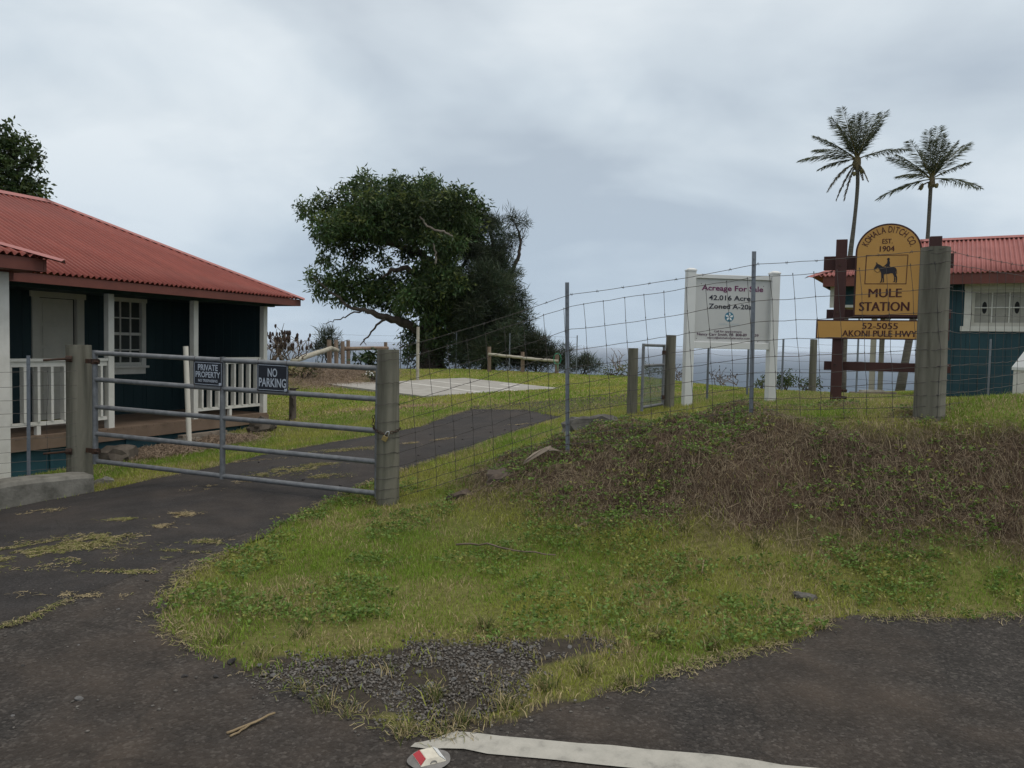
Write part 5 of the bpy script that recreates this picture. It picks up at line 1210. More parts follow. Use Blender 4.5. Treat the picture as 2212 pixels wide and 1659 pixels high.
def palm(label, ctr, trunk, tips, dead, nuts, seed):
    tp = [c8(x, y) for x, y in trunk]; g = tp[-1].copy(); g.z = gz(g.x, g.y)-.2; tp[-1] = g+Zv*.1
    root = thing('coconut_palm', label, 'palm tree', g, None)
    Q = []; m = len(tp)
    for i in range(m-1):
        for j in range(5): Q.append(tp[i].lerp(tp[i+1], j/5))
    Q.append(tp[-1]); k = len(Q); Q = Q[::-1]
    sm = [Q[0]]+[(Q[max(i-2, 0)]+Q[i-1]+Q[i]+Q[min(i+1, k-1)]+Q[min(i+2, k-1)])/5 for i in range(1, k-1)]+[Q[-1]]
    mb = MB(); mb.tube(sm, [.26-.14*min(1, (i/(k-1))*1.6)+(.05 if i < 2 else 0) for i in range(k)], 12); mesh_obj('trunk', mb, M_PTRUNK, root, smooth=True)
    c_ = c8(*ctr)
    mb = MB(); mb.rock(c_-Zv*.15, .36, seed, 2, (.75, .75, 1.5), .5); mesh_obj('crown_shaft', mb, M_FIBRE, root)
    for i, (x, y) in enumerate(tips):
        dy = ((i*37) % 11-5)*.30; frond(root, c_+Vector((0, 0, .1)), c8(x, y, dy), seed*40+i, False, .10 if y < ctr[1]-120 else .14)
    for i, (x, y) in enumerate(dead): frond(root, c_-Zv*.1, c8(x, y, ((i*5) % 3-1)*.6), seed*40+70+i, True, .22)
    for i, (x, y) in enumerate(nuts): mb = MB(); mb.rock(c8(x, y, -.3), .17, i+5, 2, (.9, .9, 1.15), .2); mesh_obj('coconut', mb, M_COCO, root, smooth=True)
palm('taller coconut palm with dead fronds hanging below its crown', (725, 650), [(722,690),(735,800),(722,1000),(695,1250),(665,1480),(640,1750),(618,2050),(600,2330)],
     [(590,180),(500,265),(350,430),(350,550),(228,640),(385,725),(1165,545),(985,212),(895,235),(790,225),(690,300),(640,330),(720,240),(560,330),(860,330),(930,330)], [(470,915),(545,995),(612,1000),(825,828),(780,815)], [(700,760),(770,740)], 3)
palm('shorter coconut palm with nuts and fronds spread flat in the wind', (1385, 825), [(1378,850),(1375,930),(1362,1150),(1350,1350),(1330,1560),(1290,1780),(1230,1990),(1120,2260)],
     [(1190,468),(1360,382),(1445,352),(1520,490),(1608,485),(1705,495),(1725,660),(1820,885),(905,985),(1015,615),(1075,592),(1090,785),(1400,470),(1300,560),(1480,420),(1560,560)], [(1270,900)], [(1290,885),(1300,870),(1430,870)], 4)
# ================================================================ RAILS, ROCKS AND LITTER
def lograil(root, a, b_, r, m=M_POSTB, seed=0): return limb('rail', [a, Vector(a).lerp(Vector(b_), .5), b_], r, r*.92, root, m, 9, seed, .008)
lf = thing('log_rail_fence', 'rustic log rail with paired round posts at the lawn corner beside the large tree', 'fence', ground(712, 806))
Lq = [(712,808,734,24.0,.075),(727,806,734,24.6,.07),(741,803,737,25.2,.07),(753,800,735,25.8,.065),(834,800,739,26.5,.062)]
for i, (px, pb_, pt_, Y, r) in enumerate(Lq):
    b_ = at(px, pb_, Y); t_ = at(px-1, pt_, Y); post_round('post', b_-Zv*.2, t_, r, r*.95, M_POSTB, lf, 12, 30+i)
lograil(lf, at(632, 780, 20.5), at(716, 752, 23.9), .075, M_LOGP, 1); lograil(lf, at(714, 752, 24.1), at(730, 757, 24.5), .07, M_LOGP, 2); lograil(lf, at(745, 753, 25.3), at(838, 752, 26.5), .065, M_POSTB, 3)
rf = thing('log_rail_fence', 'low log rail on three short posts under the dark ironwood', 'fence', ground(1057, 797))
for i, (px, pb_, pt_, Y) in enumerate([(1057,798,749,27.5),(1129,802,760,27.3),(1203,806,766,27.1)]): post_round('post', at(px, pb_, Y)-Zv*.2, at(px, pt_, Y), .07, .065, M_POSTB, rf, 12, 40+i)
lograil(rf, at(1055, 765, 27.4), at(1130, 773, 27.2), .055, M_LOGP, 4); lograil(rf, at(1130, 774, 27.2), at(1206, 780, 27.0), .055, M_LOGP, 5)
M_HOSE = mat('green_hose', (.02,.22,.12), (.03,.28,.16), rough=.5)
hc = at(1204, 775, 26.95); mb = MB(); mb.tube([hc+Vector((.13*math.cos(a), -.02*math.sin(a*3), .19*math.sin(a))) for a in np.linspace(0, 6.2, 20)], .012, 6)
mb.tube([hc+Vector((.02, 0, -.18)), hc+Vector((.03, 0, -.42))], .012, 6); o = mesh_obj('garden_hose', mb, M_HOSE, loc=hc, smooth=True); setp(o, 'green garden hose looped on the end post of the log rail', 'hose')
tp_ = at(902, 815, 23.3); o = thing('fence_post', 'tall slim pale wooden post at the far edge of the parking slab', 'post', tp_); post_round('timber', tp_-Zv*.2, at(903, 706, 23.3), .050, .045, M_LOGP, o, 12, 51)
# far boundary wire behind the rails
ff = [at(745, 800, 29), at(865, 796, 29.5), at(985, 797, 29.3), at(1100, 800, 28.5), at(1245, 805, 27.5)]
for p in ff: p.z = gz(p.x, p.y)
fF = thing('wire_fence', 'thin boundary wire fence running behind the log rails at the lawn edge', 'fence', ff[0])
mesh_fence(fF, [(p, 1.0) for p in ff], [1.35, 1.1, .85, .6, .35, .1], None, .003, .3, 0, 301, M_WIRE, stays=False)
for p in ff[1:]: tpost(p, p+Zv*1.42, fF)

# rocks
M_ROCK = mat('grey_lava_rock', (.055,.05,.045), (.16,.15,.135), (.10,.095,.085), scale=9, rough=.95, bump=.6, bscale=20, lo=.3, hi=.7)
M_ROCKB = mat('brown_rock', (.045,.034,.027), (.12,.092,.07), scale=9, rough=.95, bump=.6, bscale=20, lo=.3, hi=.7)
M_STUMP = mat('stump_wood', (.055,.045,.036), (.125,.105,.085), scale=6, rough=.95, bump=.8, bscale=14, stretch=(1,1,.4))
def rock(name, label, px, py, r, seed, m, sq=(1, 1, .6), cat='rock', sink=.3, Y=None, group=None):
    g = ground(px, py) if Y is None else Vector(Y); mb = MB(); mb.rock(g+Zv*r*sq[2]*(1-sink*2)*.5, r, seed, 3, sq, .55); o = mesh_obj(name, mb, m, loc=g); smooth_by_angle(o, 28); setp(o, label, cat, group); return o
rock('boulder', 'flat grey boulder in the grass just behind the metal fence post', 1285, 930, .33, 3, M_ROCK, (1.15, .6, .55), sink=.4)
rock('boulder', 'brown earth coated rock jutting from the bank beside the gate', 1090, 1035, .19, 5, M_ROCKB, (1.2, .8, .8), sink=.6)
rock('boulder', 'small brown rock at the left toe of the bank', 1000, 1072, .12, 6, M_ROCKB, (1.3, .8, .8), sink=.7)
rock('boulder', 'low grey stone lying in the verge grass under the bank', 1738, 1292, .065, 8, M_ROCK, (1.3, .8, .7), sink=.35)
rock('boulder', 'tan rock half buried at the end of the concrete kerb', 216, 1046, .15, 9, M_CURB, (1.1, .8, .7), sink=.5)
rock('tree_stump', 'rough grey stump overgrown with dry runners under the porch edge', 265, 972, .33, 10, M_STUMP, (1.15, .7, .7), 'stump', sink=.4, Y=(lambda p: (p.x, p.y, gz(p.x, p.y)))(H.P(H.hit(262, 950, -.42)[0], -.42, 0)))
rock('tree_stump', 'pale ragged stump at the far corner of the teal porch skirt', 565, 935, .27, 11, M_STUMP, (1.2, .7, .8), 'stump', sink=.1)
# broken board on the bank below the fence post
q = ground(1165, 985); o = thing('broken_board', 'splintered weathered board leaning out of the bank below the metal fence post', 'board', q)
mb = MB(); mb.hexa([at(1130,1003,7.05), at(1185,972,7.2), at(1192,968,7.3), at(1150,990,7.15), at(1132,996,7.05), at(1178,966,7.2), at(1190,962,7.3), at(1152,978,7.15)]); mesh_obj('plank', mb, M_WOODOLD, o)
for i in range(4): limb('splinter', [at(1178,970,7.22), at(1190+i*8, 966+i*3, 7.3)], .012, .004, o, M_WOODOLD, 5, 600+i, .01)
# stub post by the driveway lawn, pvc pipe, stone step
b_ = ground(632, 907); o = thing('stub_post', 'short split old post with peeling bark standing alone on the lawn', 'post', b_)
post_round('timber', b_-Zv*.1, Vector((b_.x, b_.y, at(632, 838, b_.y).z)), .075, .065, M_STUMP, o, 10, 61); limb('bark_strip', [at(628,900,b_.y-.07), at(634,870,b_.y-.08), at(630,842,b_.y-.07)], .02, .015, o, M_BARK, 5, 62, .02)
limb('bark_strip', [at(618,846,b_.y-.03), at(645,838,b_.y-.05)], .02, .012, o, M_BARK, 5, 63, .01)
b_ = ground(409, 966); M_PVC = mat('white_pvc', (.66,.63,.55), (.60,.57,.50), rough=.5); mb = MB(); t_ = at(401, 748, b_.y+.05)
d_ = (t_-b_); mb.tube([b_-d_*.1, t_], .041, 14, cap=False); mb.tube([t_-d_*.002, b_+d_*.9], .036, 14, cap=False); o = mesh_obj('standpipe', mb, M_PVC, loc=b_); smooth_by_angle(o); setp(o, 'white plastic pipe standing upright in the dry grass before the porch', 'pipe')
ga_ = H.hit(330, 948, -.2); mb = MB(); H.box(mb, sC-.6, sC+.55, -.50, -.10, -.42, -.03); o = mesh_obj('step_slab', mb, M_CURB, loc=H.P(sC, -.3, -.2)); bevel(o, .03, 2); setp(o, 'worn concrete step slab on the ground below the porch opening', 'step')
mb = MB(); H.box(mb, sC-.5, sC+.5, -.22, -.11, -.028, .022); o = mesh_obj('loose_plank', mb, M_WOODOLD, loc=H.P(sC, -.1, 0)); setp(o, 'dark weathered plank lying along the teal porch skirt', 'plank')
# lumber behind the yellow sign, bags under the house, white pedestal
lp = at(1830, 855, 17.0)
for i, (xa, xb, yy, m_, lab) in enumerate([(1812,1850,853,M_LOGP,'short pale board in the lumber pile behind the yellow sign'),(1838,1932,852,M_WOODOLD,'long grey board in the lumber pile behind the yellow sign'),(1860,1905,848,M_LOGP,'topmost pale board on the lumber pile behind the yellow sign')]):
    a, b_ = at(xa, yy, 17.0+.1*i), at(xb, yy+1, 17.2+.1*i); zg = max(gz(a.x, a.y), gz(b_.x, b_.y))+.03+.05*i; a.z = zg; b_.z = zg; mb = MB(); mb.bar(a, b_, .14, .045); o = mesh_obj('lumber_board', mb, m_, loc=a); setp(o, lab, 'board')
M_BAG = mat('grey_bag', (.30,.34,.38), (.38,.42,.46), rough=.8)
for i, (px, lab, sq) in enumerate([(2088,'grey bundle under the teal house floor nearest its corner',(1.2,.8,.6)),(2118,'grey blue bag lying under the floor of the teal house',(1.3,.8,.6))]):
    p = B.P(B.hit(px, 858, WW+.25)[0], WW+.12, 0); p.z = gz(p.x, p.y)+.06; mb = MB(); mb.rock(p, .13, 70+i, 2, sq, .3); o = mesh_obj('bag', mb, M_BAG, loc=p, smooth=True); setp(o, lab, 'bag')
ps_ = at(2204, 872, 13.0); ps_.z = gz(ps_.x, ps_.y); pe_ = thing('white_pedestal', 'white painted box pedestal with sloping lid in front of the teal house', 'pedestal', ps_)
zt_ = at(2204, 800, 13.0).z; mb = MB(); mb.box(Vector((ps_.x+.14, ps_.y, (ps_.z-.1+zt_)/2)), (1,0,0), (0,1,0), Zv, .18, .16, (zt_-ps_.z+.1)/2); mesh_obj('cabinet', mb, M_WHITE, pe_)
x0, x1, y0, y1 = ps_.x-.06, ps_.x+.34, ps_.y-.18, ps_.y+.18; xm = ps_.x+.14; mb = MB()
mb.add([(x0,y0,zt_),(x1,y0,zt_),(x1,y1,zt_),(x0,y1,zt_),(x0,y0,zt_+.05),(x1,y0,zt_+.05),(x1,y1,zt_+.05),(x0,y1,zt_+.05),(xm,ps_.y-.08,zt_+.42),(xm,ps_.y+.08,zt_+.42)], [(3,2,1,0),(0,1,5,4),(1,2,6,5),(2,3,7,6),(3,0,4,7),(4,5,8),(5,6,9,8),(6,7,9),(7,4,8,9)]); mesh_obj('lid', mb, M_SIGNW, pe_)

# road marker
rc = ground(927, 1647); mk = thing('road_marker', 'white raised road marker with a red reflector glued beside the edge line', 'road marker', rc)
am = R(27); mx2 = Vector((math.cos(am), math.sin(am), 0)); my2 = Vector((-math.sin(am), math.cos(am), 0)); zz_ = rc.z+.012
M_MARK = mat('marker_plastic', (.62,.58,.48), (.50,.46,.38), scale=30, rough=.6); M_REDR = mat('red_reflector', (.42,.012,.018), (.36,.010,.015), rough=.25, spec=.6); M_WHR = mat('white_reflector', (.78,.80,.80), (.72,.74,.74), rough=.25, spec=.6); M_EPOX = mat('epoxy_pad', (.13,.125,.118), (.20,.19,.18), scale=14, rough=.8, bump=.2)
def mkp(u, v, z): return rc*1.0+mx2*u+my2*v+Zv*(.012+z)
mb = MB(); mb.add([mkp(.084*math.cos(a)*(1+.03*math.sin(5*a)), .078*math.sin(a)*(1+.03*math.cos(4*a)), .001) for a in np.linspace(0, 6.283, 28, endpoint=False)]+[mkp(.07*math.cos(a), .066*math.sin(a), .006) for a in np.linspace(0, 6.283, 28, endpoint=False)], [(i, (i+1) % 28, 28+(i+1) % 28, 28+i) for i in range(28)]+[tuple(range(28, 56))]); mesh_obj('glue_pad', mb, M_EPOX, mk, smooth=True)
b0 = [(-.052,-.05,0),(.052,-.05,0),(.052,.05,0),(-.052,.05,0)]; t0 = [(-.024,-.036,.02),(.024,-.036,.02),(.024,.036,.02),(-.024,.036,.02)]
mb = MB(); mb.add([mkp(x, y, z+.006) for x, y, z in b0+t0], [(3,2,1,0),(4,5,6,7),(0,1,5,4),(2,3,7,6),(1,2,6,5),(3,0,4,7)]); bevel(mesh_obj('marker_body', mb, M_MARK, mk), .002, 2)
for nm, s_, m_ in (('red_reflector', -1, M_REDR), ('white_reflector', 1, M_WHR)):
    A_ = [mkp(s_*.050, -.044, .0085), mkp(s_*.050, .044, .0085), mkp(s_*.027, .034, .0255), mkp(s_*.027, -.034, .0255)]; n_ = (A_[1]-A_[0]).cross(A_[3]-A_[0]).normalized(); n_ = n_ if n_.z > 0 else -n_
    mb = MB(); mb.hexa([p+n_*.0005 for p in A_]+[p+n_*.002 for p in A_]); mesh_obj(nm, mb, m_, mk)
mb = MB(); mb.tube([mkp(.013*math.cos(a), -.047+.0*a, .006+.012*abs(math.sin(a))) for a in np.linspace(0, math.pi, 9)], .0022, 5); mesh_obj('grip_notch', mb, M_EPOX, mk)
# stick and twigs
M_STICK = mat('dry_stick', (.27,.20,.115), (.19,.14,.08), scale=10, rough=.8, stretch=(1,1,.3))
def gpt(px, py, h=.012): g = ground(px, py); return g+Zv*h
o = thing('split_stick', 'pale split bamboo stick lying on the dark road', 'stick', gpt(540, 1572)); limb('strip', [gpt(490,1590), gpt(540,1570), gpt(594,1550,.02)], .006, .005, o, M_STICK, 6, 700, .003); limb('strip', [gpt(497,1597), gpt(530,1578), gpt(575,1558,.02)], .005, .004, o, M_STICK, 6, 701, .003)
o = limb('fallen_twig', [gpt(985,1190,.05), gpt(1050,1192,.06), gpt(1110,1203,.05), gpt(1200,1213,.05)], .008, .005, None, M_STALK, 6, 702, .006); setp(o, 'long brown fallen twig lying in the grass at the foot of the bank', 'twig')
o = limb('fallen_twig', [gpt(1520,1225,.05), gpt(1516,1250,.04)], .006, .004, None, M_STICK, 5, 703, .004); setp(o, 'short straw coloured twig standing in the verge grass', 'twig')

# single stones that can be told apart
M_STONE = mat('grey_stone', (.085,.082,.080), (.19,.185,.18), (.13,.126,.122), scale=20, rough=.9, bump=.4, bscale=60); M_STONED = mat('dark_stone', (.028,.026,.025), (.055,.05,.048), scale=20, rough=.9, bump=.4, bscale=60)
protos = []
for i in range(6):
    mb = MB(); mb.rock((0, 0, 0), 1.0, 200+i, 2, (1, .85, .62), .5); me = bpy.data.meshes.new('stone'); me.from_pydata([tuple(v) for v in mb.v], [], mb.f); protos.append(me)
def stone(px, py, r, dark, lab, grp):
    g = ground(px, py); me = protos[int(rng.integers(6))]
    me2 = STM.setdefault((me.name, dark), None)
    if me2 is None: me2 = me.copy(); me2.materials.append(M_STONED if dark else M_STONE); STM[(me.name, dark)] = me2
    o = bpy.data.objects.new('stone', me2); COL.objects.link(o); o.location = g+Zv*r*.35; o.scale = (r, r, r); o.rotation_euler = (rng.uniform(-.4, .4), rng.uniform(-.4, .4), rng.uniform(0, 6.28)); setp(o, lab, 'stone', grp)
STM = {}
rlab = 'small loose stone lying alone on the bare asphalt of the road'
for px, py, r, dk_ in [(171,1513,.020,0),(398,1464,.017,1),(466,1464,.018,1),(28,1548,.010,0),(24,1292,.012,1),(80,1316,.014,1),(255,1318,.013,0),(318,1256,.016,1),(50,1440,.012,1),(395,1250,.016,1),(480,1300,.014,1),(170,1395,.010,0)]:
    if dk_: stone(px, py, r, True, 'small dark stone lying loose on the asphalt', 'dark stones on the asphalt')
    else: stone(px, py, r, False, 'small grey stone lying loose on the asphalt', 'grey stones on the asphalt')
glab = 'larger grey stone lying in the gravel patch between road and grass'
for px, py, r in [(650,1480,.030),(665,1490,.022),(760,1435,.028),(700,1445,.024),(820,1455,.030),(880,1440,.022),(905,1455,.028),(950,1425,.025),(1000,1440,.030),(1020,1415,.022),(1080,1410,.030),(1110,1395,.028),(1150,1400,.024),(1185,1420,.024),(930,1480,.026),(860,1500,.022),(980,1470,.024),(1040,1460,.024),(720,1470,.026),(560,1440,.026),(590,1462,.024),(780,1485,.022),(1230,1400,.022),(840,1420,.024),(1060,1435,.024),(690,1505,.022)]: stone(px, py, r*.72, False, glab, 'stones of the gravel patch')
for px, py, r in [(655,1508,.030),(500,1432,.026)]: stone(px, py, r, True, 'dark stone at the frayed edge where gravel meets road', 'dark stones at the gravel edge')
dlab = 'black pebble scattered on the driveway beyond the gate'
for px, py in [(735,1050),(760,1058),(655,1038),(560,1000),(590,1010),(1020,925),(1060,935),(1090,930),(1000,950),(950,965),(1010,970),(1120,920),(1150,905),(930,940),(980,930),(905,985)]: stone(px, py, .022, True, dlab, 'pebbles on the driveway')

# gravel as a mass
def stones_mass(name, poly, n, r0, r1, m, colr, extra=None):
    xs_ = np.array([p[0] for p in poly]); ys_ = np.array([p[1] for p in poly]); pts = []
    X = rng.uniform(xs_.min()-.3, xs_.max()+.3, n*4); Y = rng.uniform(ys_.min()-.2, ys_.max()+.2, n*4); k = npip(X, Y, poly, .22, .06) & (fbm(X, Y, 3.0, 3, 77) > .36); X, Y = X[k][:n], Y[k][:n]
    if extra is not None: X = np.r_[X, extra[0]]; Y = np.r_[Y, extra[1]]
    Z = zt(X, Y); bm = bmesh.new(); bmesh.ops.create_icosphere(bm, subdivisions=1, radius=1); bv = np.array([v.co[:] for v in bm.verts]); bf = np.array([[v.index for v in f.verts] for f in bm.faces]); bm.free()
    N_ = len(X); r = (r0+(r1-r0)*rng.random(N_)**2.2)[:, None, None]; sc3 = rng.uniform(.6, 1.2, (N_, 1, 3))*np.array([1, 1, .7]); jit = 1+rng.uniform(-.25, .25, (N_, len(bv), 1))
    a = rng.uniform(0, 6.28, N_); c_, s_ = np.cos(a), np.sin(a); Rm = np.zeros((N_, 3, 3)); Rm[:, 0, 0] = c_; Rm[:, 0, 1] = -s_; Rm[:, 1, 0] = s_; Rm[:, 1, 1] = c_; Rm[:, 2, 2] = 1
    V = np.einsum('nij,nvj->nvi', Rm, bv[None]*sc3*jit)*r+np.stack([X, Y, Z+.006+r[:, 0, 0]*.15], -1)[:, None, :]
    F_ = (bf[None]+np.arange(N_)[:, None, None]*len(bv)).reshape(-1, 3); C_ = np.repeat(np.array(colr)[None]*(1+rng.uniform(-.5, .7, (N_, 1))), len(bv), 0)
    return np_mesh(name, V.reshape(-1, 3), F_, m, None, C_)
m = bpy.data.materials.new('gravel_mass'); m.use_nodes = True; t = m.node_tree; a_ = t.nodes.new('ShaderNodeAttribute'); a_.attribute_name = 'Col'; t.links.new(a_.outputs['Color'], t.nodes['Principled BSDF'].inputs['Base Color']); t.nodes['Principled BSDF'].inputs['Roughness'].default_value = .9
ex_ = []
for i in range(420):   # strays along the road edges
    p0 = ROAD_EDGE[rng.integers(2, len(ROAD_EDGE))]; ex_.append((p0[0]+rng.normal()*.10, p0[1]+rng.normal()*.06))
for i in range(160): ex_.append((rng.uniform(-3.2, -1.0), rng.uniform(3.0, 4.9)))
ex_ = np.array(ex_).T
setp(stones_mass('gravel', GRAVEL, 7500, .002, .0095, m, (.105,.095,.084), ex_), 'loose grey gravel spread where the verge meets the road', 'gravel', kind='stuff')
setp(stones_mass('gravel', GRAVEL2, 1500, .006, .018, m, (.075,.068,.064)), 'dark gravel spilling off the far end of the driveway', 'gravel', kind='stuff')
# ================================================================ GRASS, STRAW, WEEDS
HOUSE_FP = [tuple(H.P(s, w_, 0)[:2]) for s, w_ in ((-.1, .0), (S1, .0), (S1, 5), (-.1, 5))]
HOUSE2_FP = [tuple(B.P(s, w_, 0)[:2]) for s, w_ in ((wl, WW+.1), (LB, WW+.1), (LB, 4), (wl, 4))]
KERB_FP = [tuple((ka+nk*-.03)[:2]), tuple((kb_+nk*-.03)[:2]), tuple((kb_+nk*.3)[:2]), tuple((ka+nk*.3)[:2])]
def scatter(n, x0, x1, y0, y1, avoid=True, margin=1.22):
    X = rng.uniform(x0, x1, n); Y = rng.uniform(y0, y1, n); k = np.abs(X) < (Y*.667*margin+.6)
    X, Y = X[k], Y[k]
    if avoid:
        b = np.zeros(len(X), bool)
        jx = X+rng.normal(size=len(X))*.03+(fbm(X, Y, 5, 3, 151)-.5)*.16; jy = Y+rng.normal(size=len(X))*.025+(fbm(X, Y, 5, 3, 157)-.5)*.16
        for p_ in (ROAD, DRIVE, SLAB): b |= pip(jx, jy, p_)
        for p_ in (HOUSE_FP, HOUSE2_FP, KERB_FP): b |= pip(X, Y, p_)
        X, Y = X[~b], Y[~b]
    return X, Y
def blades(X, Y, Z, h, wd, lean, col, seg=2, az=None):
    n = len(X); az = rng.uniform(0, 2*np.pi, n) if az is None else az
    d = np.stack([np.cos(az), np.sin(az), np.zeros(n)], -1); fa = rng.uniform(0, 2*np.pi, n); s = np.stack([np.cos(fa), np.sin(fa), np.zeros(n)], -1)
    P = np.stack([X, Y, Z], -1); h = h[:, None]; wd = wd[:, None]; lean = lean[:, None]; up_ = np.array([0, 0, 1.0])
    tip = P+d*h*lean+up_*h*np.sqrt(np.clip(1-lean**2*.8, .05, 1))
    if seg == 1:
        V = np.stack([P-s*wd*.5, P+s*wd*.5, tip], 1).reshape(-1, 3); F_ = np.arange(n*3).reshape(-1, 3); return V, F_, np.repeat(col, 3, 0)
    mid = P+d*h*lean*.32+up_*h*.55*np.sqrt(np.clip(1-lean**2*.5, .1, 1))
    V = np.stack([P-s*wd*.5, P+s*wd*.5, mid+s*wd*.42, mid-s*wd*.42, tip], 1).reshape(-1, 3); o = np.arange(n)[:, None]*5
    F_ = np.concatenate([o+np.array([[0, 1, 2]]), o+np.array([[0, 2, 3]]), o+np.array([[3, 2, 4]])]); return V, F_, np.repeat(col, 5, 0)
GR = np.array([.220,.310,.040]); GR2 = np.array([.145,.240,.030]); YG = np.array([.365,.350,.080]); ST = np.array([.40,.325,.175]); BR = np.array([.17,.115,.075])
def bankness(X, Y, Z): return bankf(X, Y, zt(X, Y))
def colour(X, Y, Z, dry):
    n = len(X); a = fbm(X, Y, 1.3, 3, 41)[:, None]; c = GR2*(1-a)+GR*a
    y = np.clip((fbm(X, Y, .9, 4, 55)-.46)*5, 0, 1)[:, None]; c = c*(1-.7*y)+YG*.7*y
    r = rng.random((n, 1)); c = np.where(r < dry[:, None], ST*(.7+.6*rng.random((n, 1))), c)
    return c*(1+rng.uniform(-.28, .28, (n, 1)))
def edge_dry(X, Y): # the rim along the paving is dry
    return np.clip((fbm(X, Y, 2.2, 3, 91)-.36)*1.9, 0, .62)
# verge in front of the bank
X, Y = scatter(330000, -3.2, 6.8, 2.9, 8.3); Z = zs(X, Y); bk = bankness(X, Y, Z)
ing = npip(X, Y, GRAVEL, .22, .05); keep = (rng.random(len(X)) > bk*.80) & (~ing | (rng.random(len(X)) < .20*(fbm(X, Y, 5, 2, 8) > .50))) ; X, Y, Z, bk, ing = X[keep], Y[keep], Z[keep], bk[keep], ing[keep]
dens = fbm(X, Y, 2.6, 3, 61); k = rng.random(len(X)) < np.clip(.45+(dens-.3)*1.6, .25, 1); X, Y, Z, bk = X[k], Y[k], Z[k], bk[k]
dry = np.clip(edge_dry(X, Y)+bk*.55+np.clip((4.6-Y)*.22, 0, .3), 0, .9)
tall = .7+1.0*fbm(X, Y, 1.7, 3, 71)
h = (.016+.030*rng.random(len(X))**1.6)*tall; h = np.where(rng.random(len(X)) < .012, h*2.6, h)
V1 = blades(X, Y, Z, h, .0030+.0032*rng.random(len(X)), rng.uniform(.15, .95, len(X)), colour(X, Y, Z, dry))
n_verge = len(X)
# lawn strips inside the gate
X, Y = scatter(420000, -9, 8.5, 7.6, 14.5); Z = zs(X, Y); bk = bankness(X, Y, Z); k = (rng.random(len(X)) > bk*.6) & (rng.random(len(X)) < np.clip(1.25-(Y-7.6)*.09, .5, 1)) & (~pip(X, Y, GRAVEL2) | (rng.random(len(X)) < .42)); k &= ~((Y < 8.3) & (X > -3.2) & (X < 6.8)) ; X, Y, Z, bk = X[k], Y[k], Z[k], bk[k]
dry = np.clip(.10+edge_dry(X, Y)*.55+bk*.4, 0, .8)
for (cx, cy, rx, ry) in DRYSPOTS: dry = np.maximum(dry, np.clip(blobmask(X, Y, cx, cy, rx, ry)*1.3, 0, .93))
right = np.clip((X-2.0)/1.5, 0, 1)*.38; dry = np.clip(dry+right*fbm(X, Y, 1.5, 3, 14), 0, .9)
h = (.020+.045*rng.random(len(X)))*(.7+.7*fbm(X, Y, 1.4, 3, 72))
V2 = blades(X, Y, Z, h, .0055+.005*rng.random(len(X)), rng.uniform(.15, .9, len(X)), colour(X, Y, Z, dry)*1.0, 1)
X, Y = scatter(420000, -22, 24, 14.5, 34); Z = zs(X, Y); k = (rng.random(len(X)) < np.clip(1.1-(Y-14.5)*.035, .35, 1)) & (~pip(X, Y, GRAVEL2) | (rng.random(len(X)) < .42)) & (Y < np.interp(X, CRX, CRY)+5); X, Y, Z = X[k], Y[k], Z[k]
dry = np.clip(.12+edge_dry(X, Y)*.4, 0, .5)
for (cx, cy, rx, ry) in DRYSPOTS: dry = np.maximum(dry, np.clip(blobmask(X, Y, cx, cy, rx, ry)*1.3, 0, .93))
lawnC = colour(X, Y, Z, dry)*np.array([1.08, 1.05, 1.0])
V3 = blades(X, Y, Z, .025+.03*rng.random(len(X)), .016+.014*rng.random(len(X)), rng.uniform(.1, .8, len(X)), lawnC, 1)
V, F_, C_ = cat_geo([V1, V2, V3]); print('grass tris', len(F_))
setp(np_mesh('grass', V, F_, M_GRASS, None, C_), 'patchy green and yellowing grass covering verge and lawns', 'grass', kind='stuff')

# dry runners and cut stalks on the bank
def straw(X, Y, Z, ln, wd, col, lift=.02, arch=.25):
    n = len(X); az = rng.uniform(0, 2*np.pi, n); k = 4; P = []
    dx_, dy_ = np.cos(az), np.sin(az); bend = rng.normal(size=n)*.5
    tv = np.linspace(0, 1, k)
    pts = []
    for t_ in tv:
        a2 = az+bend*t_; xx = X+dx_*ln*t_+np.cos(a2+1.57)*ln*t_*.2; yy = Y+dy_*ln*t_+np.sin(a2+1.57)*ln*t_*.2
        pts.append(np.stack([xx, yy, zs(xx, yy)+lift*rng.random(n)+arch*ln*4*t_*(1-t_)*rng.random(n)+.008], -1))
    s = np.stack([-dy_, dx_, rng.uniform(-1, 1, n)], -1); s = unit(s)*wd[:, None]*.5; V = []
    for p in pts: V += [p-s, p+s]
    V = np.stack(V, 1).reshape(-1, 3); o = np.arange(n)[:, None]*(2*k); F_ = np.concatenate([o+np.array([[2*i, 2*i+1, 2*i+3, 2*i+2]]) for i in range(k-1)]); return V, F_, np.repeat(col, 2*k, 0)
X, Y = scatter(150000, -1.2, 7, 4.9, 8.4); Z = zs(X, Y); bk = bankness(X, Y, Z)*np.clip(.35+1.3*fbm(X, Y, 1.4, 3, 33), 0, 1.1); k = rng.random(len(X)) < bk*.85; X, Y, Z = X[k], Y[k], Z[k]; n = len(X)
cB = np.where(rng.random((n, 1)) < .55, np.array([.185,.135,.088]), np.array([.300,.240,.155]))*(.3+.75*rng.random((n, 1)))
S1_ = straw(X, Y, Z, .035+.13*rng.random(n)**2.2, .0016+.0018*rng.random(n), cB, .03, .15)
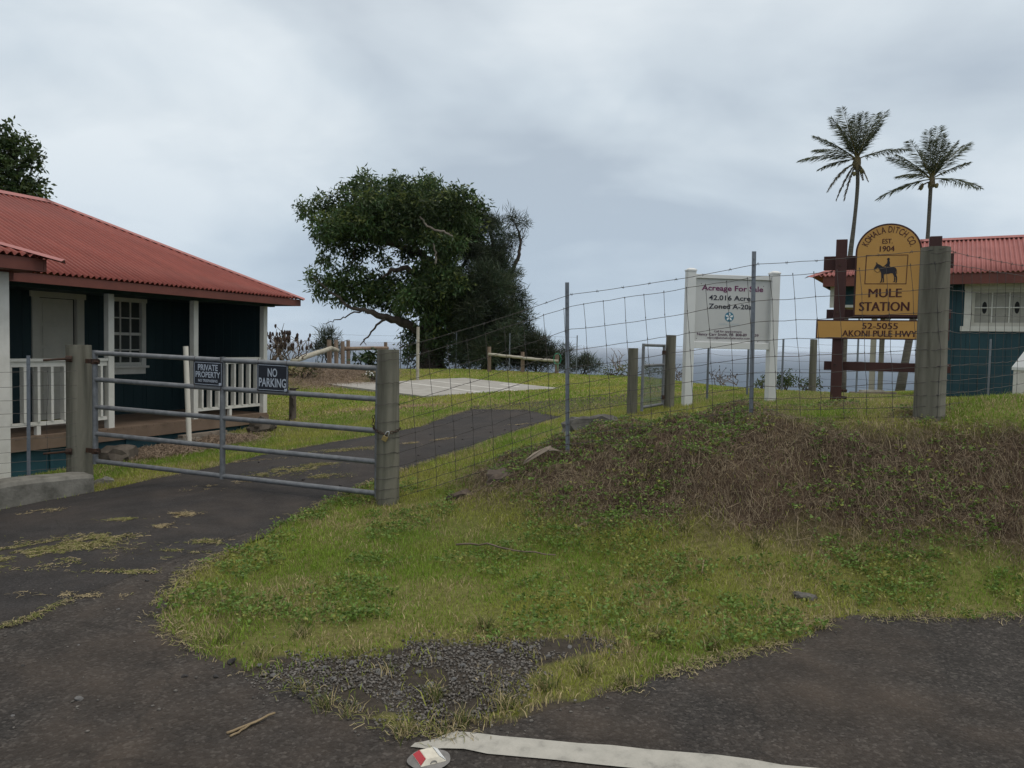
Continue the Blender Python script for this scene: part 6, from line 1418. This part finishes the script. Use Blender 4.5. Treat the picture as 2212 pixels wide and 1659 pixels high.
# straw lying about in front of the porch, on the lawn dumps and on the driveway
parts_ = [S1_]
for (cx, cy, rx, ry) in DRYSPOTS[:4]:
    n = 5200; X = cx+rng.normal(size=n)*rx*.55; Y = cy+rng.normal(size=n)*ry*.55; b = pip(X, Y, HOUSE_FP) | pip(X, Y, DRIVE); X, Y = X[~b], Y[~b]; n = len(X)
    parts_.append(straw(X, Y, None, .10+.15*rng.random(n), .004+.004*rng.random(n), np.array([.26,.195,.14])*(.5+.8*rng.random((n, 1))), .04, .3))
for (px, py, rx, ry, n, grn) in [(60,1195,.55,.16,900,1),(170,1175,.30,.10,500,1),(230,1160,.2,.05,200,1),(20,1215,.4,.1,400,1),(265,1124,.14,.03,70,1),(388,1113,.12,.04,160,0),(445,1056,.16,.05,160,0),(360,1138,.10,.03,90,0),(90,1106,.18,.05,110,0),(640,1015,.28,.07,420,1),(690,1005,.2,.05,200,1),(760,972,.45,.08,320,1),(580,1025,.2,.06,200,1),(455,1172,.16,.03,100,1),(400,1192,.14,.02,70,1),(300,1238,.3,.02,120,1),(180,1288,.3,.02,70,0),(540,1042,.12,.03,80,0),(955,950,.12,.04,60,0),(890,958,.12,.03,50,0),(1120,918,.15,.04,50,0),(700,1030,.25,.05,160,1),(260,1040,.55,.09,420,0),(420,1008,.9,.05,260,0)]:
    n = n*4; g = ground(px, py); X = g.x+rng.normal(size=n)*rx*.6; Y = g.y+rng.normal(size=n)*ry*2.0*.6; k = fbm(X, Y, 9, 2, 4) > .46; X, Y = X[k], Y[k]; n = len(X)
    c_ = np.where(rng.random((n, 1)) < (.62 if grn else .05), np.array([.16,.165,.045]), np.array([.33,.265,.15]))*(.6+.7*rng.random((n, 1)))
    parts_.append(straw(X, Y, None, .014+.038*rng.random(n), .0022+.0018*rng.random(n), c_, .006, .12))
V, F_, C_ = cat_geo(parts_); setp(np_mesh('dry_grass', V, F_, M_STRAW, None, C_), 'dead straw coloured grass stalks strewn over the bank and paving', 'dry grass', kind='stuff')

# frayed rim: stray blades lying out over the paving
pts_ = []
def rim(poly, n, sp):
    A_ = np.array(poly); k = rng.integers(0, len(A_)-1, n); t_ = rng.random((n, 1)); P = A_[k]*(1-t_)+A_[k+1]*t_; return P+rng.normal(size=(n, 2))*sp
for poly, n in ((ROAD_EDGE[1:], 6500), (DRIVE_R, 3500), (DRIVE_L, 2500)):
    P = rim(poly, n, .045); k = (fbm(P[:, 0], P[:, 1], 3.5, 3, 88) > .46) & ((rng.random(n) < .22) | (P[:, 1] > 4.0) | (P[:, 0] > .2) | (P[:, 0] < -1.6)); P = P[k]; n = len(P)
    c_ = np.where(rng.random((n, 1)) < .45, np.array([.20,.205,.055]), np.array([.36,.295,.17]))*(.5+.7*rng.random((n, 1)))
    pts_.append(straw(P[:, 0], P[:, 1], None, .015+.045*rng.random(n), .0020+.0014*rng.random(n), c_, .010, .2))
JW = np.array(G(*[(x, y+2) for x, y in JOINT])); P = rim(JW, 1500, .018); k = fbm(P[:, 0], P[:, 1], 2.2, 3, 89) > .52; P = P[k]; n = len(P)
pts_.append(straw(P[:, 0], P[:, 1], None, .015+.04*rng.random(n), .0022+.0016*rng.random(n), np.where(rng.random((n, 1)) < .5, np.array([.17,.18,.05]), np.array([.33,.27,.15]))*(.6+.6*rng.random((n, 1))), .008, .2))
V, F_, C_ = cat_geo(pts_); setp(np_mesh('edge_grass', V, F_, M_STRAW, None, C_), 'stray grass blades creeping out over the edges of the paving', 'grass', kind='stuff')

# leafy creepers and weeds on the bank
X, Y = scatter(60000, -2.4, 7, 4.0, 8.2); Z = zs(X, Y); bk = bankness(X, Y, Z); low = np.clip(1-np.abs(Z-.14)/.20, 0, 1)*(Y < 7.4)*(X > 0)*.8; verge = (Z < .12)*.42*(fbm(X, Y, 2.0, 3, 69) > .53)
wt = np.maximum(np.clip(bk*.40+low*.9, 0, 1)*np.clip((fbm(X, Y, 1.6, 3, 66)-.36)*4.5, 0, 1)*(X > -.2), verge)*(~npip(X, Y, GRAVEL, .22, .05))*.62; k = rng.random(len(X)) < wt; X, Y, Z = X[k], Y[k], Z[k]; n = len(X); K = 7
P = np.repeat(np.stack([X, Y, Z+.012+.045*rng.random(n)], -1), K, 0); a = rng.uniform(0, 6.28, n*K); D = np.stack([np.cos(a), np.sin(a), rng.uniform(-.1, .7, n*K)], -1)
P = P+np.stack([np.cos(a), np.sin(a), rng.uniform(-.5, .8, n*K)], -1)*.018
cw = np.repeat(np.where(rng.random((n, 1)) < .18, np.array([.240,.245,.060]), np.array([.135,.215,.044]))*(.65+.6*rng.random((n, 1))), K, 0)
V, F_, C_ = leaves_np(P, D, .016+.020*rng.random(n*K), .009+.010*rng.random(n*K), cw, .08)
setp(np_mesh('creeping_weeds', V, F_, M_LEAF, None, C_), 'low leafy green creepers growing over the earth bank', 'weeds', kind='stuff')
# taller tufts that stand out along the gravel and road edge
parts_ = []
for (px, py, n, hh) in [(940,1510,40,.10),(870,1590,30,.09),(700,1530,35,.09),(750,1545,25,.08),(650,1490,22,.08),(1000,1560,40,.09),(1090,1530,45,.10),(1180,1490,45,.09),(1260,1455,50,.10),(560,1420,40,.07),(960,1590,40,.05),(830,1455,22,.06),(770,1412,30,.06),(1350,1480,60,.07),(1420,1380,50,.10),(1540,1400,60,.08),(650,1375,50,.08),(480,1385,40,.07),(1690,1360,60,.07),(1050,1360,50,.11),(1640,1180,30,.12),(1850,1215,40,.10),(1480,1150,35,.10)]:
    g = ground(px, py); n = int(n*1.6); X = g.x+rng.normal(size=n)*.022; Y = g.y+rng.normal(size=n)*.03; Z = zs(X, Y)
    c_ = np.where(rng.random((n, 1)) < .4, ST, np.array([.105,.125,.036]))*(.7+.6*rng.random((n, 1))); parts_.append(blades(X, Y, Z, hh*(.5+.7*rng.random(n)), .0035+.002*rng.random(n), rng.uniform(.4, .98, n), c_))
V, F_, C_ = cat_geo(parts_); setp(np_mesh('grass_tufts', V, F_, M_GRASS, None, C_), 'scattered taller grass tufts along the gravel and road edge', 'grass', kind='stuff')

# ================================================================ HAZE
mh = bpy.data.materials.new('sea_haze'); mh.use_nodes = True; t = mh.node_tree; t.nodes.remove(t.nodes['Principled BSDF'])
pv = t.nodes.new('ShaderNodeVolumePrincipled'); pv.inputs['Density'].default_value = 7e-5; pv.inputs['Color'].default_value = (.80,.88,1.0,1); pv.inputs['Anisotropy'].default_value = 0.0
t.links.new(pv.outputs[0], t.nodes['Material Output'].inputs['Volume'])
mb = MB(); S_ = 61000.0; mb.hexa([(-S_,-2100,-121),(S_,-2100,-121),(S_,S_,-121),(-S_,S_,-121),(-S_,-2100,18),(S_,-2100,18),(S_,S_,18),(-S_,S_,18)])
setp(mesh_obj('haze', mb, mh), 'thin sea haze', 'haze', kind='stuff')
